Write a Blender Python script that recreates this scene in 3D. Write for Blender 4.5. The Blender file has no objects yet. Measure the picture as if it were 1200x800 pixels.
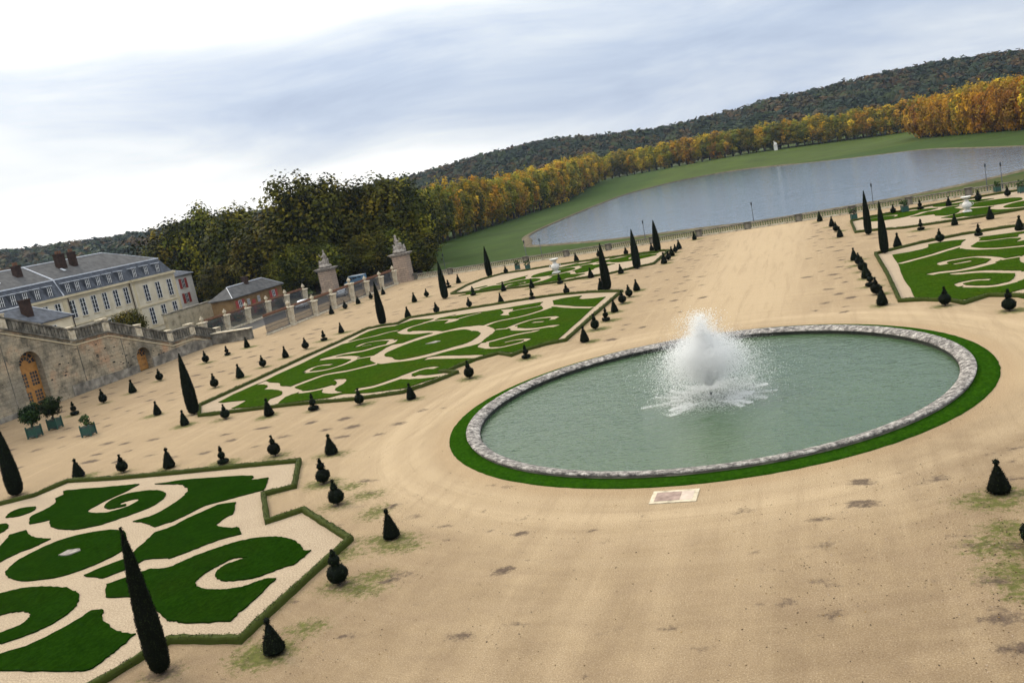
import bpy, bmesh, math, random
import numpy as np
from mathutils import Vector, Matrix, noise
from mathutils.geometry import delaunay_2d_cdt, tessellate_polygon
R_ = random.Random(7)
S = bpy.context.scene
C = S.collection
rad = math.radians
# measured plan of the place in metres (x to the right, y away from the terrace, z up)
DATA = {"near_lawn":[[[-45.41,46.3],[-45.45,45.03],[-45.72,43.91],[-45.81,42.79],[-45.71,41.96],[-45.35,41.58],[-44.21,41.25],[-43.44,41.3],[-42.8,41.78],[-42.56,42.42],[-42.6,43.11],[-43.12,43.36],[-43.61,43.13],[-43.92,42.71],[-43.5,42.43],[-43.19,42.54],[-42.96,42.18],[-43.39,41.98],[-43.85,41.89],[-44.53,42.1],[-45.01,42.61],[-45.25,43.4],[-45.19,44.11],[-44.63,44.59],[-43.65,44.77],[-42.59,44.67],[-41.71,44.28],[-41.05,43.69],[-40.59,42.78],[-40.51,41.75],[-40.91,40.85],[-41.5,40.05],[-42.15,39.34],[-43.03,38.9],[-43.97,38.78],[-45.33,39.07],[-46.4,39.58],[-47.66,40.7],[-48.25,40.41],[-48.84,40.23],[-50.15,41.52],[-50.13,42.34],[-50.19,43.25],[-50.65,44.14],[-51.38,44.71],[-51.29,45.45],[-52.14,46.22],[-51.5,46.36],[-48.66,46.28],[-46.62,46.34]],[[-43.94,46.02],[-41.45,46.34],[-38.63,46.24],[-36.1,45.95],[-35.56,45.08],[-34.38,45.31],[-33.24,43.14],[-34.23,42.46],[-35.03,41.86],[-36.08,41.13],[-36.37,39.93],[-36.75,38.91],[-36.51,39.35],[-37.39,38.29],[-38.0,38.65],[-38.88,39.1],[-39.87,39.45],[-39.07,40.2],[-38.95,41.58],[-39.12,42.75],[-39.57,43.93],[-40.27,44.75],[-41.31,45.47],[-42.35,45.72]],[[-34.03,41.31],[-32.97,39.68],[-33.04,38.98],[-32.96,37.95],[-32.46,37.72],[-31.54,37.39],[-31.12,37.49],[-30.22,36.52],[-31.07,36.0],[-31.66,35.36],[-32.15,34.62],[-32.69,33.96],[-33.26,34.0],[-34.3,33.95],[-34.52,33.03],[-35.25,31.99],[-35.51,32.04],[-36.83,32.38],[-36.46,33.28],[-35.84,34.19],[-36.1,35.57],[-36.36,36.61],[-36.69,37.47],[-36.07,38.08],[-35.83,39.25],[-35.43,40.28],[-35.08,41.1]],[[-31.82,32.89],[-31.42,33.69],[-30.93,34.4],[-30.35,35.02],[-29.68,35.54],[-28.86,35.85],[-27.85,35.87],[-26.88,35.62],[-25.91,35.02],[-25.22,34.38],[-24.88,34.02],[-24.5,33.98],[-24.47,33.31],[-24.52,32.5],[-24.82,32.39],[-25.25,31.92],[-25.81,31.38],[-26.57,31.16],[-27.2,31.13],[-27.85,31.37],[-28.29,31.74],[-28.57,32.27],[-28.47,32.88],[-28.08,33.29],[-27.74,33.57],[-28.32,33.62],[-28.68,33.44],[-28.9,32.91],[-29.07,32.22],[-29.07,31.46],[-28.85,31.0],[-28.31,30.6],[-27.44,30.33],[-26.61,30.32],[-25.93,30.51],[-25.46,30.88],[-25.12,31.17],[-24.6,31.22],[-24.56,30.74],[-24.42,29.36],[-24.41,28.35],[-24.4,27.47],[-25.6,27.44],[-26.85,27.48],[-27.1,27.63],[-27.5,27.64],[-27.7,27.72],[-29.47,28.8],[-31.49,29.9],[-33.12,29.99],[-34.3,31.31],[-33.6,32.05],[-33.03,32.72],[-32.38,32.76]],[[-39.04,37.81],[-37.88,36.57],[-36.96,35.3],[-37.15,34.02],[-37.64,33.1],[-38.43,32.41],[-39.84,32.11],[-40.68,32.13],[-41.89,32.48],[-42.92,33.14],[-43.27,33.56],[-43.75,34.61],[-43.74,35.78],[-43.44,36.97],[-42.59,37.78],[-41.13,38.26],[-39.81,38.18]],[[-46.88,35.33],[-47.54,36.84],[-48.57,38.37],[-48.72,38.63],[-48.04,39.17],[-46.66,38.27],[-45.46,37.77],[-44.32,37.57],[-44.53,36.52],[-44.92,35.68],[-45.04,34.63],[-44.99,33.8]],[[-52.62,41.74],[-53.19,42.66],[-53.02,43.35],[-51.92,43.47],[-51.34,43.09],[-51.12,42.43],[-51.55,41.86]],[[-52.59,40.39],[-51.72,40.54],[-51.2,40.6],[-50.38,39.97],[-50.02,39.41],[-50.02,39.04],[-50.53,38.72]],[[-41.35,30.45],[-40.67,30.76],[-39.96,31.16],[-39.01,31.33],[-37.6,31.27],[-36.48,31.03],[-35.46,30.54],[-34.77,30.0],[-34.24,29.25],[-33.97,28.32],[-34.06,27.44],[-34.39,26.8],[-34.86,26.33],[-35.28,25.99],[-35.93,25.87],[-36.99,26.51],[-36.59,26.79],[-36.3,26.89],[-35.81,27.56],[-35.92,28.09],[-36.16,28.48],[-36.81,28.77],[-37.6,28.81],[-38.18,28.56],[-38.51,28.19],[-38.15,27.41]],[[-32.23,28.77],[-32.8,28.75],[-32.82,27.76],[-33.11,26.7],[-33.56,25.76],[-34.36,25.18],[-34.77,24.86],[-33.84,23.98],[-33.01,23.98],[-30.24,23.93],[-28.71,23.95],[-28.31,24.1],[-28.34,24.81],[-28.33,25.55],[-28.47,26.59],[-29.23,26.74],[-30.11,27.1],[-31.18,27.77],[-31.75,28.26],[-31.94,28.53]]],"near_plate":[[-41.07,34.95],[-41.02,35.57],[-40.3,35.71],[-40.01,35.47],[-40.22,35.01],[-40.46,34.89]],"near_hedge":[[-57.52,42.86],[-56.11,44.42],[-54.24,45.64],[-53.76,48.3],[-48.62,47.89],[-44.12,47.88],[-40.59,47.96],[-37.2,48.03],[-33.78,47.99],[-31.06,43.01],[-32.6,42.1],[-29.45,37.81],[-28.06,39.18],[-22.82,34.87],[-22.86,31.33],[-22.83,28.56],[-22.79,25.95],[-26.17,26.02],[-26.6,24.56],[-26.98,23.1],[-28.6,20.2],[-56.0,20.2],[-60.5,26.0],[-60.8,38.0]],"mid_lawn":[[-24.66,100.16],[-26.24,100.36],[-28.13,101.48],[-28.45,103.82],[-30.6,104.08],[-32.09,103.32],[-33.42,103.41],[-35.42,103.15],[-33.6,103.54],[-36.4,103.18],[-38.24,102.78],[-40.47,102.65],[-42.82,102.79],[-46.24,102.54],[-44.93,103.68],[-47.07,102.76],[-51.35,104.54],[-52.0,103.29],[-52.63,101.4],[-54.59,101.64],[-55.64,100.37],[-55.77,97.98],[-55.47,95.44],[-55.6,93.52],[-55.68,90.3],[-55.73,86.73],[-55.58,83.06],[-55.82,80.0],[-55.67,76.76],[-55.94,75.05],[-56.12,71.85],[-55.83,69.15],[-55.15,68.81],[-53.53,68.76],[-52.27,68.59],[-51.93,66.84],[-52.01,65.81],[-49.06,65.37],[-48.02,65.34],[-46.85,65.42],[-45.26,65.35],[-44.68,65.47],[-42.55,65.51],[-41.7,65.53],[-40.64,66.28],[-38.91,65.8],[-37.32,65.53],[-35.84,65.61],[-34.38,65.69],[-34.01,66.21],[-33.13,67.35],[-32.47,68.61],[-32.73,69.71],[-32.25,70.3],[-31.76,71.36],[-31.13,72.39],[-30.53,73.85],[-29.49,74.74],[-29.12,75.77],[-27.9,74.95],[-26.9,75.06],[-25.72,75.88],[-24.54,76.94],[-24.49,81.16],[-24.49,87.14],[-24.66,92.86]],"mid_gravel":[[[-45.72,81.17],[-46.17,82.53],[-46.26,84.23],[-46.5,86.81],[-46.38,87.92],[-45.16,88.13],[-44.3,90.29],[-43.08,91.78],[-41.73,92.38],[-40.35,93.25],[-38.78,92.98],[-37.64,92.73],[-36.04,91.17],[-34.34,88.51],[-33.76,86.34],[-33.72,84.07],[-33.47,81.78],[-33.93,80.88],[-35.05,80.2],[-36.39,79.24],[-37.15,78.31],[-38.11,77.63],[-39.32,77.24],[-41.04,77.42],[-42.48,77.46],[-43.7,78.45],[-45.02,79.94]],[[-55.67,76.76],[-54.4,75.63],[-52.67,74.73],[-51.55,73.2],[-50.11,72.48],[-48.52,71.19],[-46.88,69.76],[-47.13,68.87],[-47.49,67.63],[-46.78,65.39],[-48.02,65.34],[-49.3,67.94],[-48.99,68.34],[-48.81,69.15],[-49.33,70.05],[-50.19,70.92],[-51.48,71.77],[-52.9,72.43],[-53.32,73.63],[-54.44,74.73],[-55.88,75.14]],[[-49.51,95.83],[-49.62,96.97],[-49.15,98.14],[-48.49,96.41],[-47.72,95.36],[-44.84,93.95],[-43.81,92.38],[-45.98,92.8],[-48.34,94.28]],[[-44.22,97.55],[-44.5,100.1],[-43.42,99.91],[-42.57,98.85],[-43.15,97.86]],[[-36.97,97.79],[-37.2,99.73],[-38.49,102.28],[-36.56,101.72],[-36.06,99.59],[-36.17,98.71],[-35.37,96.72]],[[-43.54,72.23],[-44.47,72.77],[-45.52,72.98],[-44.72,72.08],[-44.09,71.27],[-43.87,70.27],[-44.37,69.58],[-44.15,68.61],[-43.41,67.55],[-42.27,66.89],[-41.65,66.76],[-40.79,66.93],[-42.1,67.73],[-42.75,68.6],[-42.9,69.36],[-42.95,70.45]],[[-36.95,69.61],[-37.09,70.57],[-36.62,71.4],[-36.23,71.49],[-36.08,70.68],[-35.67,70.04],[-33.99,68.84],[-34.59,68.81],[-35.42,68.8]],[[-32.84,88.39],[-31.91,88.89],[-30.97,86.38],[-31.82,86.78]],[[-33.07,79.75],[-33.47,81.78],[-32.47,81.57],[-31.89,79.79],[-31.06,78.25],[-31.54,78.07]],[[-33.21,102.21],[-33.06,104.04],[-31.92,103.19],[-31.79,100.83],[-30.4,97.54],[-31.59,98.07]]],"mid_oval":[[-44.19,81.56],[-44.82,83.26],[-44.49,85.36],[-43.72,87.86],[-42.1,90.12],[-40.52,91.38],[-38.67,91.0],[-37.43,89.44],[-37.16,89.39],[-36.38,88.66],[-35.49,87.09],[-35.22,84.92],[-35.38,82.82],[-36.35,81.7],[-37.31,80.6],[-38.58,79.46],[-40.01,78.72],[-40.86,78.53],[-41.9,79.2],[-42.8,80.43]],"mid_plate":[[-41.05,85.06],[-40.23,86.05],[-39.49,85.55],[-39.94,84.81]],"mid_strokes":[[1.1,[[-49.39,70.98],[-49.38,71.89],[-49.03,73.26],[-48.04,75.69],[-45.81,76.26],[-44.46,77.1],[-43.19,77.91]]],[1.0,[[-36.76,91.73],[-35.89,93.64],[-33.6,94.51],[-32.12,95.93],[-31.26,97.84],[-31.59,100.35],[-32.33,102.94]]],[1.0,[[-31.8,100.18],[-29.67,98.17],[-27.73,96.14],[-24.7,93.78]]],[1.0,[[-55.83,93.53],[-55.4,93.7],[-54.41,94.85],[-52.77,95.67],[-51.34,97.21],[-50.18,97.55]]],[1.0,[[-49.51,95.83],[-49.18,98.53],[-48.19,100.23],[-47.54,101.42],[-47.26,103.55]]],[1.0,[[-47.64,95.2],[-45.04,93.78],[-42.32,91.89]]],[0.9,[[-48.47,100.85],[-46.8,101.07],[-45.16,100.66],[-43.31,99.65],[-42.42,101.0],[-41.34,101.91],[-41.5,102.36]]],[0.8,[[-36.27,99.42],[-35.42,100.12],[-33.47,100.39],[-32.39,101.27]]],[0.8,[[-51.92,89.66],[-51.73,91.43],[-50.55,91.88],[-49.06,91.71],[-47.66,90.83]]],[1.2,[[-47.66,90.83],[-47.17,88.7],[-48.2,87.81],[-49.35,86.38],[-51.33,86.29],[-52.57,85.58],[-53.73,84.64]]],[0.6,[[-51.26,89.73],[-49.87,89.73]]],[1.3,[[-53.69,84.58],[-51.96,84.51],[-50.05,83.96],[-48.08,82.63]]],[0.9,[[-48.08,82.63],[-47.98,80.89],[-48.37,79.31],[-49.42,78.28],[-50.91,78.21],[-51.86,78.41]]],[0.8,[[-51.93,78.53],[-52.21,80.17],[-51.57,81.08],[-49.99,80.71]]],[0.9,[[-47.76,82.15],[-46.0,82.45]]],[1.0,[[-46.91,69.07],[-45.52,69.03],[-44.6,69.49],[-43.87,70.27]]],[1.0,[[-48.21,68.75],[-47.42,69.33],[-46.91,69.07]]],[1.2,[[-40.01,67.27],[-38.44,67.71],[-37.48,68.95],[-36.9,69.95],[-36.14,70.82]]],[0.9,[[-37.01,70.17],[-36.55,71.26],[-36.05,72.27],[-35.26,72.68],[-34.24,72.29]]],[1.3,[[-35.53,69.73],[-34.12,69.14],[-32.58,69.12],[-31.94,69.16]]],[1.3,[[-37.6,77.26],[-36.32,77.18],[-34.4,76.33],[-32.83,75.69],[-31.54,75.14],[-30.21,73.81]]],[0.9,[[-32.68,88.3],[-32.28,89.67],[-31.32,91.28],[-30.22,91.7],[-28.91,91.41],[-28.19,90.76],[-28.31,89.5]]],[1.2,[[-31.95,87.17],[-30.14,85.98],[-28.96,85.52],[-27.32,85.79],[-26.46,85.37]]],[0.8,[[-34.3,88.37],[-32.57,87.97]]],[0.8,[[-30.49,89.58],[-28.92,89.12]]],[1.0,[[-28.57,84.64],[-28.63,84.08],[-30.11,83.72],[-31.4,82.76],[-32.09,82.1],[-32.81,81.57]]],[0.8,[[-31.74,78.61],[-30.22,78.03],[-29.08,78.52],[-28.19,79.27]]],[0.7,[[-28.19,79.27],[-28.08,80.29],[-29.28,80.78],[-30.39,80.29]]]],"mid_hedge":[[-57.62,68.51],[-54.34,64.27],[-50.95,64.19],[-44.46,64.28],[-37.69,63.52],[-33.79,63.95],[-32.2,66.14],[-30.94,69.01],[-32.96,70.18],[-32.28,70.31],[-31.25,73.14],[-29.16,74.98],[-27.35,73.28],[-26.63,74.83],[-25.03,76.31],[-23.32,76.91],[-23.37,88.12],[-23.19,102.39],[-27.77,105.53],[-32.19,107.29],[-36.37,107.58],[-42.1,107.16],[-47.99,106.73],[-52.97,106.7],[-52.91,102.87],[-55.03,103.14],[-57.14,102.34],[-57.1,94.56],[-57.4,87.84],[-57.39,77.55]],"far_hedge":[[-54.68,125.85],[-47.0,122.53],[-40.4,120.57],[-36.4,119.97],[-28.44,120.73],[-24.84,123.33],[-23.0,123.82],[-22.95,137.97],[-25.43,139.32],[-33.73,141.52],[-42.2,142.85],[-48.33,142.44],[-52.08,143.29],[-54.54,139.31],[-55.32,134.1]],"topiary":[["row along the nearest lawn's far hedge","left",[[-53.69,49.31,"cone"],[-49.72,49.53,"ball"],[-45.53,49.5,"cone"],[-40.74,49.3,"tier"],[-36.9,49.94,"ball"],[-31.98,49.1,"cone"]]],["line right of the nearest lawn","far end",[[-29.29,43.49,"balls"],[-26.31,39.83,"ball"],[-20.65,34.99,"cone"],[-20.97,30.49,"balls"],[-20.68,25.15,"cone"]]],["row below the stone stair wall","left",[[-76.33,71.81,"tier"],[-76.54,76.24,"ball"],[-75.83,80.02,"cone"],[-76.41,85.36,"ball"],[-76.15,93.87,"ball"],[-75.63,97.7,"tier"],[-75.52,102.0,"cone"]]],["row in front of the pillared railing","left",[[-75.1,124.59,"cone"],[-74.81,128.62,"ball"],[-74.79,133.06,"cone"],[-74.35,136.95,"ball"],[-74.2,141.43,"cone"]]],["row left of the middle left lawn","near end",[[-61.34,67.01,"cone"],[-61.93,76.72,"ball"],[-61.33,80.38,"cone"],[-61.47,85.04,"ball"],[-61.22,89.3,"cone"],[-60.91,93.43,"ball"],[-61.13,98.17,"tier"],[-61.06,102.61,"cone"]]],["row behind the middle left lawn","left",[[-53.48,107.38,"cone"],[-49.31,107.64,"ball"],[-45.03,108.69,"ball"],[-40.24,107.78,"cone"],[-35.87,107.43,"tier"],[-31.17,107.07,"ball"],[-26.55,106.31,"cone"]]],["row before the middle left lawn","left",[[-53.89,61.69,"cone"],[-50.0,62.27,"ball"],[-45.11,61.58,"cone"],[-40.88,61.71,"tier"],[-36.68,61.92,"ball"],[-31.94,61.71,"cone"],[-28.86,66.62,"ball"],[-25.51,71.77,"tier"]]],["line right of the middle left lawn","near end",[[-21.16,75.52,"cone"],[-21.42,80.83,"ball"],[-21.2,84.59,"tier"],[-21.27,89.07,"cone"],[-21.38,93.81,"ball"],[-21.36,97.65,"ball"],[-21.27,101.6,"cone"]]],["row before the far left lawn","left",[[-49.0,120.62,"tier"],[-44.09,120.13,"cone"],[-39.36,118.63,"cone"],[-35.2,118.56,"tier"],[-31.02,119.75,"cone"],[-26.72,119.38,"cone"]]],["row behind the far left lawn","left",[[-51.48,143.09,"ball"],[-39.1,143.45,"cone"],[-35.86,145.87,"ball"],[-30.38,141.69,"ball"],[-26.27,141.91,"cone"]]],["group left of the far left lawn","near end",[[-59.82,123.39,"cone"],[-59.54,127.48,"ball"],[-59.19,135.76,"tier"],[-59.13,140.1,"cone"]]],["line right of the far left lawn","near end",[[-21.37,122.92,"cone"],[-21.24,126.06,"ball"],[-21.42,130.57,"cone"],[-21.37,134.18,"ball"],[-21.39,138.06,"cone"],[-20.29,148.35,"cone"]]],["line left of the far right lawn","near end",[[1.44,122.01,"cone"],[1.12,128.71,"ball"],[0.71,135.7,"cone"],[-0.84,145.29,"cone"]]],["line left of the middle right lawn","near end",[[3.3,74.85,"cone"],[3.19,79.64,"ball"],[2.99,83.8,"tier"],[2.85,88.34,"cone"],[2.75,92.52,"ball"],[2.6,96.87,"ball"],[2.29,100.53,"cone"]]],["row before the middle right lawn","left",[[7.43,71.68,"ball"],[10.85,67.35,"balls"]]],["row behind the middle right lawn","left",[[6.89,105.25,"cone"],[11.0,104.35,"ball"],[14.74,104.88,"tier"],[18.49,104.5,"cone"]]],["row before the far right lawn","left",[[10.4,116.76,"tier"],[14.01,116.49,"cone"],[17.82,116.97,"cone"]]],["row behind the far right lawn","left",[[9.1,139.55,"ball"],[12.62,139.49,"tier"],[16.11,138.0,"cone"],[19.82,137.89,"ball"],[23.38,137.95,"ball"]]],["bare sand at the right edge","top",[[4.88,36.03,"cone"],[5.09,31.33,"ball"]]]],"cyp":[[-24.81,23.88],[-56.65,46.37],[-55.89,65.53],[-55.99,104.8],[-25.63,105.55],[-24.93,121.86],[4.75,120.14],[5.39,102.23],[-53.98,121.73],[-54.38,142.72],[-24.88,139.27]],"tubs":[[-73.31,63.77],[-73.41,66.4],[-64.87,61.96],[-50.46,146.43],[-47.91,144.27],[3.84,139.98],[10.61,139.22],[23.55,146.26],[25.49,139.85]],"urns":[[-39.52,132.14],[16.92,127.54]],"vanetc":[[-88.95,153.21],[-93.74,150.56]],"lamps":[[-84.61,194.34],[-63.51,191.83],[-59.0,188.92],[-35.94,189.06],[-13.5,187.43],[8.66,182.47],[27.85,182.87],[29.82,179.92],[-93.23,199.97]],"marks":[[-13.67,26.17],[-18.37,31.14],[-18.73,30.64],[-1.59,34.55],[-1.55,32.04],[3.02,32.51],[3.28,31.52],[-1.58,29.29],[-1.35,27.13],[3.51,29.04],[3.31,27.14],[3.41,26.69],[-26.36,43.32],[-24.97,41.28],[-22.61,39.02],[-20.66,37.44],[-18.55,36.06],[-13.77,31.15],[-14.17,34.67],[0.04,38.01],[2.3,37.58],[2.97,37.91],[6.27,40.71],[-18.36,26.28],[-4.69,35.6],[-17.46,53.15],[-27.57,57.85],[-15.2,64.54],[-0.06,35.75],[3.58,25.09],[4.42,31.4],[5.65,37.38]],"greens":[[-25.11,40.94],[-23.27,38.35],[-19.72,33.98],[-20.41,34.05],[-27.05,42.54],[-22.51,33.39],[4.51,35.02],[4.16,35.48],[4.48,31.07],[4.23,28.44],[3.79,31.47],[-20.42,26.95],[-20.61,24.87],[-19.58,29.95],[-19.56,31.08],[4.21,29.57],[4.53,32.75]],"basin":[-8.4,55.5,16.4],"plaque":[[-8.82,37.0],[-8.9,38.52],[-6.98,38.87],[-6.96,37.82],[-7.29,37.1]],"lakeE":[[-100.97,293.19],[-95.68,308.8],[-95.34,340.86],[-99.03,417.17],[-99.47,481.1],[-92.74,523.14]]}

BASIN = DATA['basin']

# ------------------------------------------------------------------ helpers
def tag(o, label=None, cat=None, group=None, kind=None):
    if label: o['label'] = label
    if cat: o['category'] = cat
    if group: o['group'] = group
    if kind: o['kind'] = kind
    return o

def empty(name, loc=(0, 0, 0), rz=0.0):
    o = bpy.data.objects.new(name, None)
    o.empty_display_size = 0.3
    C.objects.link(o)
    o.location = loc
    o.rotation_euler = (0, 0, rz)
    return o

def link(name, me, mat=None, parent=None, loc=None):
    if mat is not None and not me.materials:
        me.materials.append(mat)
    o = bpy.data.objects.new(name, me)
    C.objects.link(o)
    if parent is not None: o.parent = parent
    if loc is not None: o.location = loc
    return o

def copy_tree(o, parent=None):
    c = o.copy()
    C.objects.link(c)
    c.parent = parent
    for ch in list(o.children):
        copy_tree(ch, c)
    return c

class MB:
    """collects shapes for ONE mesh object"""
    def __init__(s): s.v = []; s.f = []
    def add(s, vs, fs):
        k = len(s.v)
        s.v += [tuple(map(float, v)) for v in vs]
        s.f += [tuple(i + k for i in f) for f in fs]
        return s
    def box(s, x0, x1, y0, y1, z0, z1):
        return s.add([(x0,y0,z0),(x1,y0,z0),(x1,y1,z0),(x0,y1,z0),(x0,y0,z1),(x1,y0,z1),(x1,y1,z1),(x0,y1,z1)],
              [(0,3,2,1),(4,5,6,7),(0,1,5,4),(1,2,6,5),(2,3,7,6),(3,0,4,7)])
    def taper(s, x, y, z0, z1, a0, b0, a1, b1):
        return s.add([(x-a0,y-b0,z0),(x+a0,y-b0,z0),(x+a0,y+b0,z0),(x-a0,y+b0,z0),(x-a1,y-b1,z1),(x+a1,y-b1,z1),(x+a1,y+b1,z1),(x-a1,y+b1,z1)],
              [(0,3,2,1),(4,5,6,7),(0,1,5,4),(1,2,6,5),(2,3,7,6),(3,0,4,7)])
    def prism(s, poly, z0, z1):
        n = len(poly)
        tri = tessellate_polygon([[Vector((p[0], p[1], 0)) for p in poly]])
        vs = [(p[0], p[1], z0) for p in poly] + [(p[0], p[1], z1) for p in poly]
        fs = [tuple(t) for t in tri] + [tuple(i + n for i in t) for t in tri]
        fs += [(i, (i+1) % n, (i+1) % n + n, i + n) for i in range(n)]
        return s.add(vs, fs)
    def prism_x(s, poly, x0, x1, holes=()):
        """(y,z) outline with holes extruded along x"""
        loops = [list(poly)] + [list(h) for h in holes]
        tri = tessellate_polygon([[Vector((p[0], p[1], 0)) for p in L] for L in loops])
        flat = [p for L in loops for p in L]
        n = len(flat)
        vs = [(x0, p[0], p[1]) for p in flat] + [(x1, p[0], p[1]) for p in flat]
        fs = [tuple(t) for t in tri] + [tuple(i + n for i in t) for t in tri]
        k = 0
        for L in loops:
            m = len(L)
            fs += [(k+i, k+(i+1) % m, k+(i+1) % m + n, k+i + n) for i in range(m)]
            k += m
        return s.add(vs, fs)
    def lathe(s, prof, cx=0, cy=0, n=16, z=0):
        vs = []; fs = []
        for r, h in prof:
            for i in range(n):
                a = 2*math.pi*i/n
                vs.append((cx + r*math.cos(a), cy + r*math.sin(a), z + h))
        for j in range(len(prof)-1):
            for i in range(n):
                i2 = (i+1) % n
                fs.append((j*n+i, j*n+i2, (j+1)*n+i2, (j+1)*n+i))
        fs.append(tuple(range(n-1, -1, -1)))
        fs.append(tuple((len(prof)-1)*n + i for i in range(n)))
        return s.add(vs, fs)
    def tube(s, pts, radii, n=8):
        pts = [Vector(p) for p in pts]
        vs = []; fs = []
        for k, p in enumerate(pts):
            d = (pts[min(k+1, len(pts)-1)] - pts[max(k-1, 0)]).normalized()
            u = d.orthogonal().normalized(); w = d.cross(u)
            for i in range(n):
                a = 2*math.pi*i/n
                vs.append(p + (u*math.cos(a) + w*math.sin(a))*radii[k])
        for k in range(len(pts)-1):
            for i in range(n):
                i2 = (i+1) % n
                fs.append((k*n+i, k*n+i2, (k+1)*n+i2, (k+1)*n+i))
        fs.append(tuple(range(n))); fs.append(tuple((len(pts)-1)*n+i for i in range(n)))
        return s.add(vs, fs)
    def ball(s, c, r, n=10, sq=(1, 1, 1)):
        vs = []; fs = []
        m = max(5, n//2+1)
        for j in range(1, m):
            t = math.pi*j/m
            for i in range(n):
                a = 2*math.pi*i/n
                vs.append((c[0]+r*sq[0]*math.sin(t)*math.cos(a), c[1]+r*sq[1]*math.sin(t)*math.sin(a), c[2]-r*sq[2]*math.cos(t)))
        for j in range(m-2):
            for i in range(n):
                i2 = (i+1) % n
                fs.append((j*n+i, j*n+i2, (j+1)*n+i2, (j+1)*n+i))
        fs.append(tuple(range(n-1, -1, -1))); fs.append(tuple((m-2)*n+i for i in range(n)))
        return s.add(vs, fs)
    def mesh(s, name, smooth=False, clean=True):
        me = bpy.data.meshes.new(name)
        me.from_pydata(s.v, [], s.f)
        if clean:
            bm = bmesh.new(); bm.from_mesh(me)
            bmesh.ops.recalc_face_normals(bm, faces=bm.faces)
            bm.to_mesh(me); bm.free()
        if smooth:
            me.polygons.foreach_set('use_smooth', [True]*len(me.polygons))
        me.update()
        return me
    def build(s, name, mat, parent=None, smooth=False, loc=None):
        return link(name, s.mesh(name, smooth), mat, parent, loc)

def np_mesh(name, V, F, tint=None):
    """V (n,3), F (m,k) all faces the same size; tint per face -> colour attribute"""
    V = np.asarray(V, np.float32); F = np.asarray(F, np.int32)
    me = bpy.data.meshes.new(name)
    me.vertices.add(len(V)); me.vertices.foreach_set('co', V.ravel())
    m, k = F.shape
    me.loops.add(m*k); me.loops.foreach_set('vertex_index', F.ravel())
    me.polygons.add(m); me.polygons.foreach_set('loop_start', np.arange(m, dtype=np.int32)*k)
    me.update(calc_edges=True)
    if tint is not None:
        a = me.attributes.new('tint', 'FLOAT_COLOR', 'FACE')
        col = np.ones((m, 4), np.float32); col[:, :3] = tint
        a.data.foreach_set('color', col.ravel())
    return me

# ------------------------------------------------------------------ materials
class NT:
    def __init__(s, name):
        s.m = bpy.data.materials.new(name); s.m.use_nodes = True
        s.t = s.m.node_tree; s.b = s.t.nodes['Principled BSDF']
    def n(s, typ, **kw):
        nd = s.t.nodes.new(typ)
        for k, v in kw.items():
            if k == 'ins':
                for a, b in v.items():
                    if hasattr(b, 'is_output'): s.t.links.new(b, nd.inputs[a])
                    else: nd.inputs[a].default_value = b
            else: setattr(nd, k, v)
        return nd
    def pos(s, scale=(1, 1, 1), obj=True):
        tc = s.n('ShaderNodeTexCoord')
        mp = s.n('ShaderNodeMapping', ins={'Vector': tc.outputs['Object'] if obj else s.n('ShaderNodeNewGeometry').outputs['Position'], 'Scale': scale})
        return mp.outputs[0]
    def noise(s, scale, detail=4, rough=.55, vec=None, dist=0):
        return s.n('ShaderNodeTexNoise', ins={'Vector': vec if vec else s.pos(), 'Scale': scale, 'Detail': detail, 'Roughness': rough, 'Distortion': dist}).outputs[0]
    def ramp(s, fac, stops):
        r = s.n('ShaderNodeValToRGB', ins={'Fac': fac})
        el = r.color_ramp.elements
        while len(el) < len(stops): el.new(.5)
        for e, (p, c) in zip(el, stops):
            e.position = p; e.color = (*c, 1) if len(c) == 3 else c
        return r.outputs[0]
    def mix(s, fac, a, b, mode='MIX'):
        nd = s.n('ShaderNodeMix', data_type='RGBA', blend_type=mode)
        for key, v in (('Factor', fac), ('A', a), ('B', b)):
            sock = [q for q in nd.inputs if q.name == key and q.enabled][0]
            if hasattr(v, 'is_output'): s.t.links.new(v, sock)
            else: sock.default_value = (*v, 1) if isinstance(v, tuple) and len(v) == 3 else v
        return [q for q in nd.outputs if q.enabled][0]
    def math(s, op, a, b=0.5, c=0.0, clamp=False):
        nd = s.n('ShaderNodeMath', operation=op, use_clamp=clamp)
        for i, v in enumerate((a, b, c)):
            if hasattr(v, 'is_output'): s.t.links.new(v, nd.inputs[i])
            else: nd.inputs[i].default_value = v
        return nd.outputs[0]
    def attr(s, name, fac=False):
        a = s.n('ShaderNodeAttribute', attribute_name=name)
        return a.outputs['Fac' if fac else 'Color']
    def bump(s, h, strength=.5, dist=.02):
        b = s.n('ShaderNodeBump', ins={'Height': h, 'Strength': strength, 'Distance': dist})
        s.t.links.new(b.outputs[0], s.b.inputs['Normal'])
    def base(s, col, rough=.8, spec=.3):
        if hasattr(col, 'is_output'): s.t.links.new(col, s.b.inputs['Base Color'])
        else: s.b.inputs['Base Color'].default_value = (*col, 1)
        if hasattr(rough, 'is_output'): s.t.links.new(rough, s.b.inputs['Roughness'])
        else: s.b.inputs['Roughness'].default_value = rough
        s.b.inputs['Specular IOR Level'].default_value = spec
        return s.m

def mat_noise(name, c1, c2, scale, rough=.8, spec=.3, bump=0, bscale=None, detail=5, c3=None, metallic=0):
    t = NT(name)
    nz = t.noise(scale, detail)
    st = [(.32, c1), (.68, c2)] if c3 is None else [(.28, c1), (.5, c2), (.72, c3)]
    t.base(t.ramp(nz, st), rough, spec)
    if bump: t.bump(t.noise(bscale or scale*3, 4), bump)
    t.b.inputs['Metallic'].default_value = metallic
    return t.m

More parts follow.
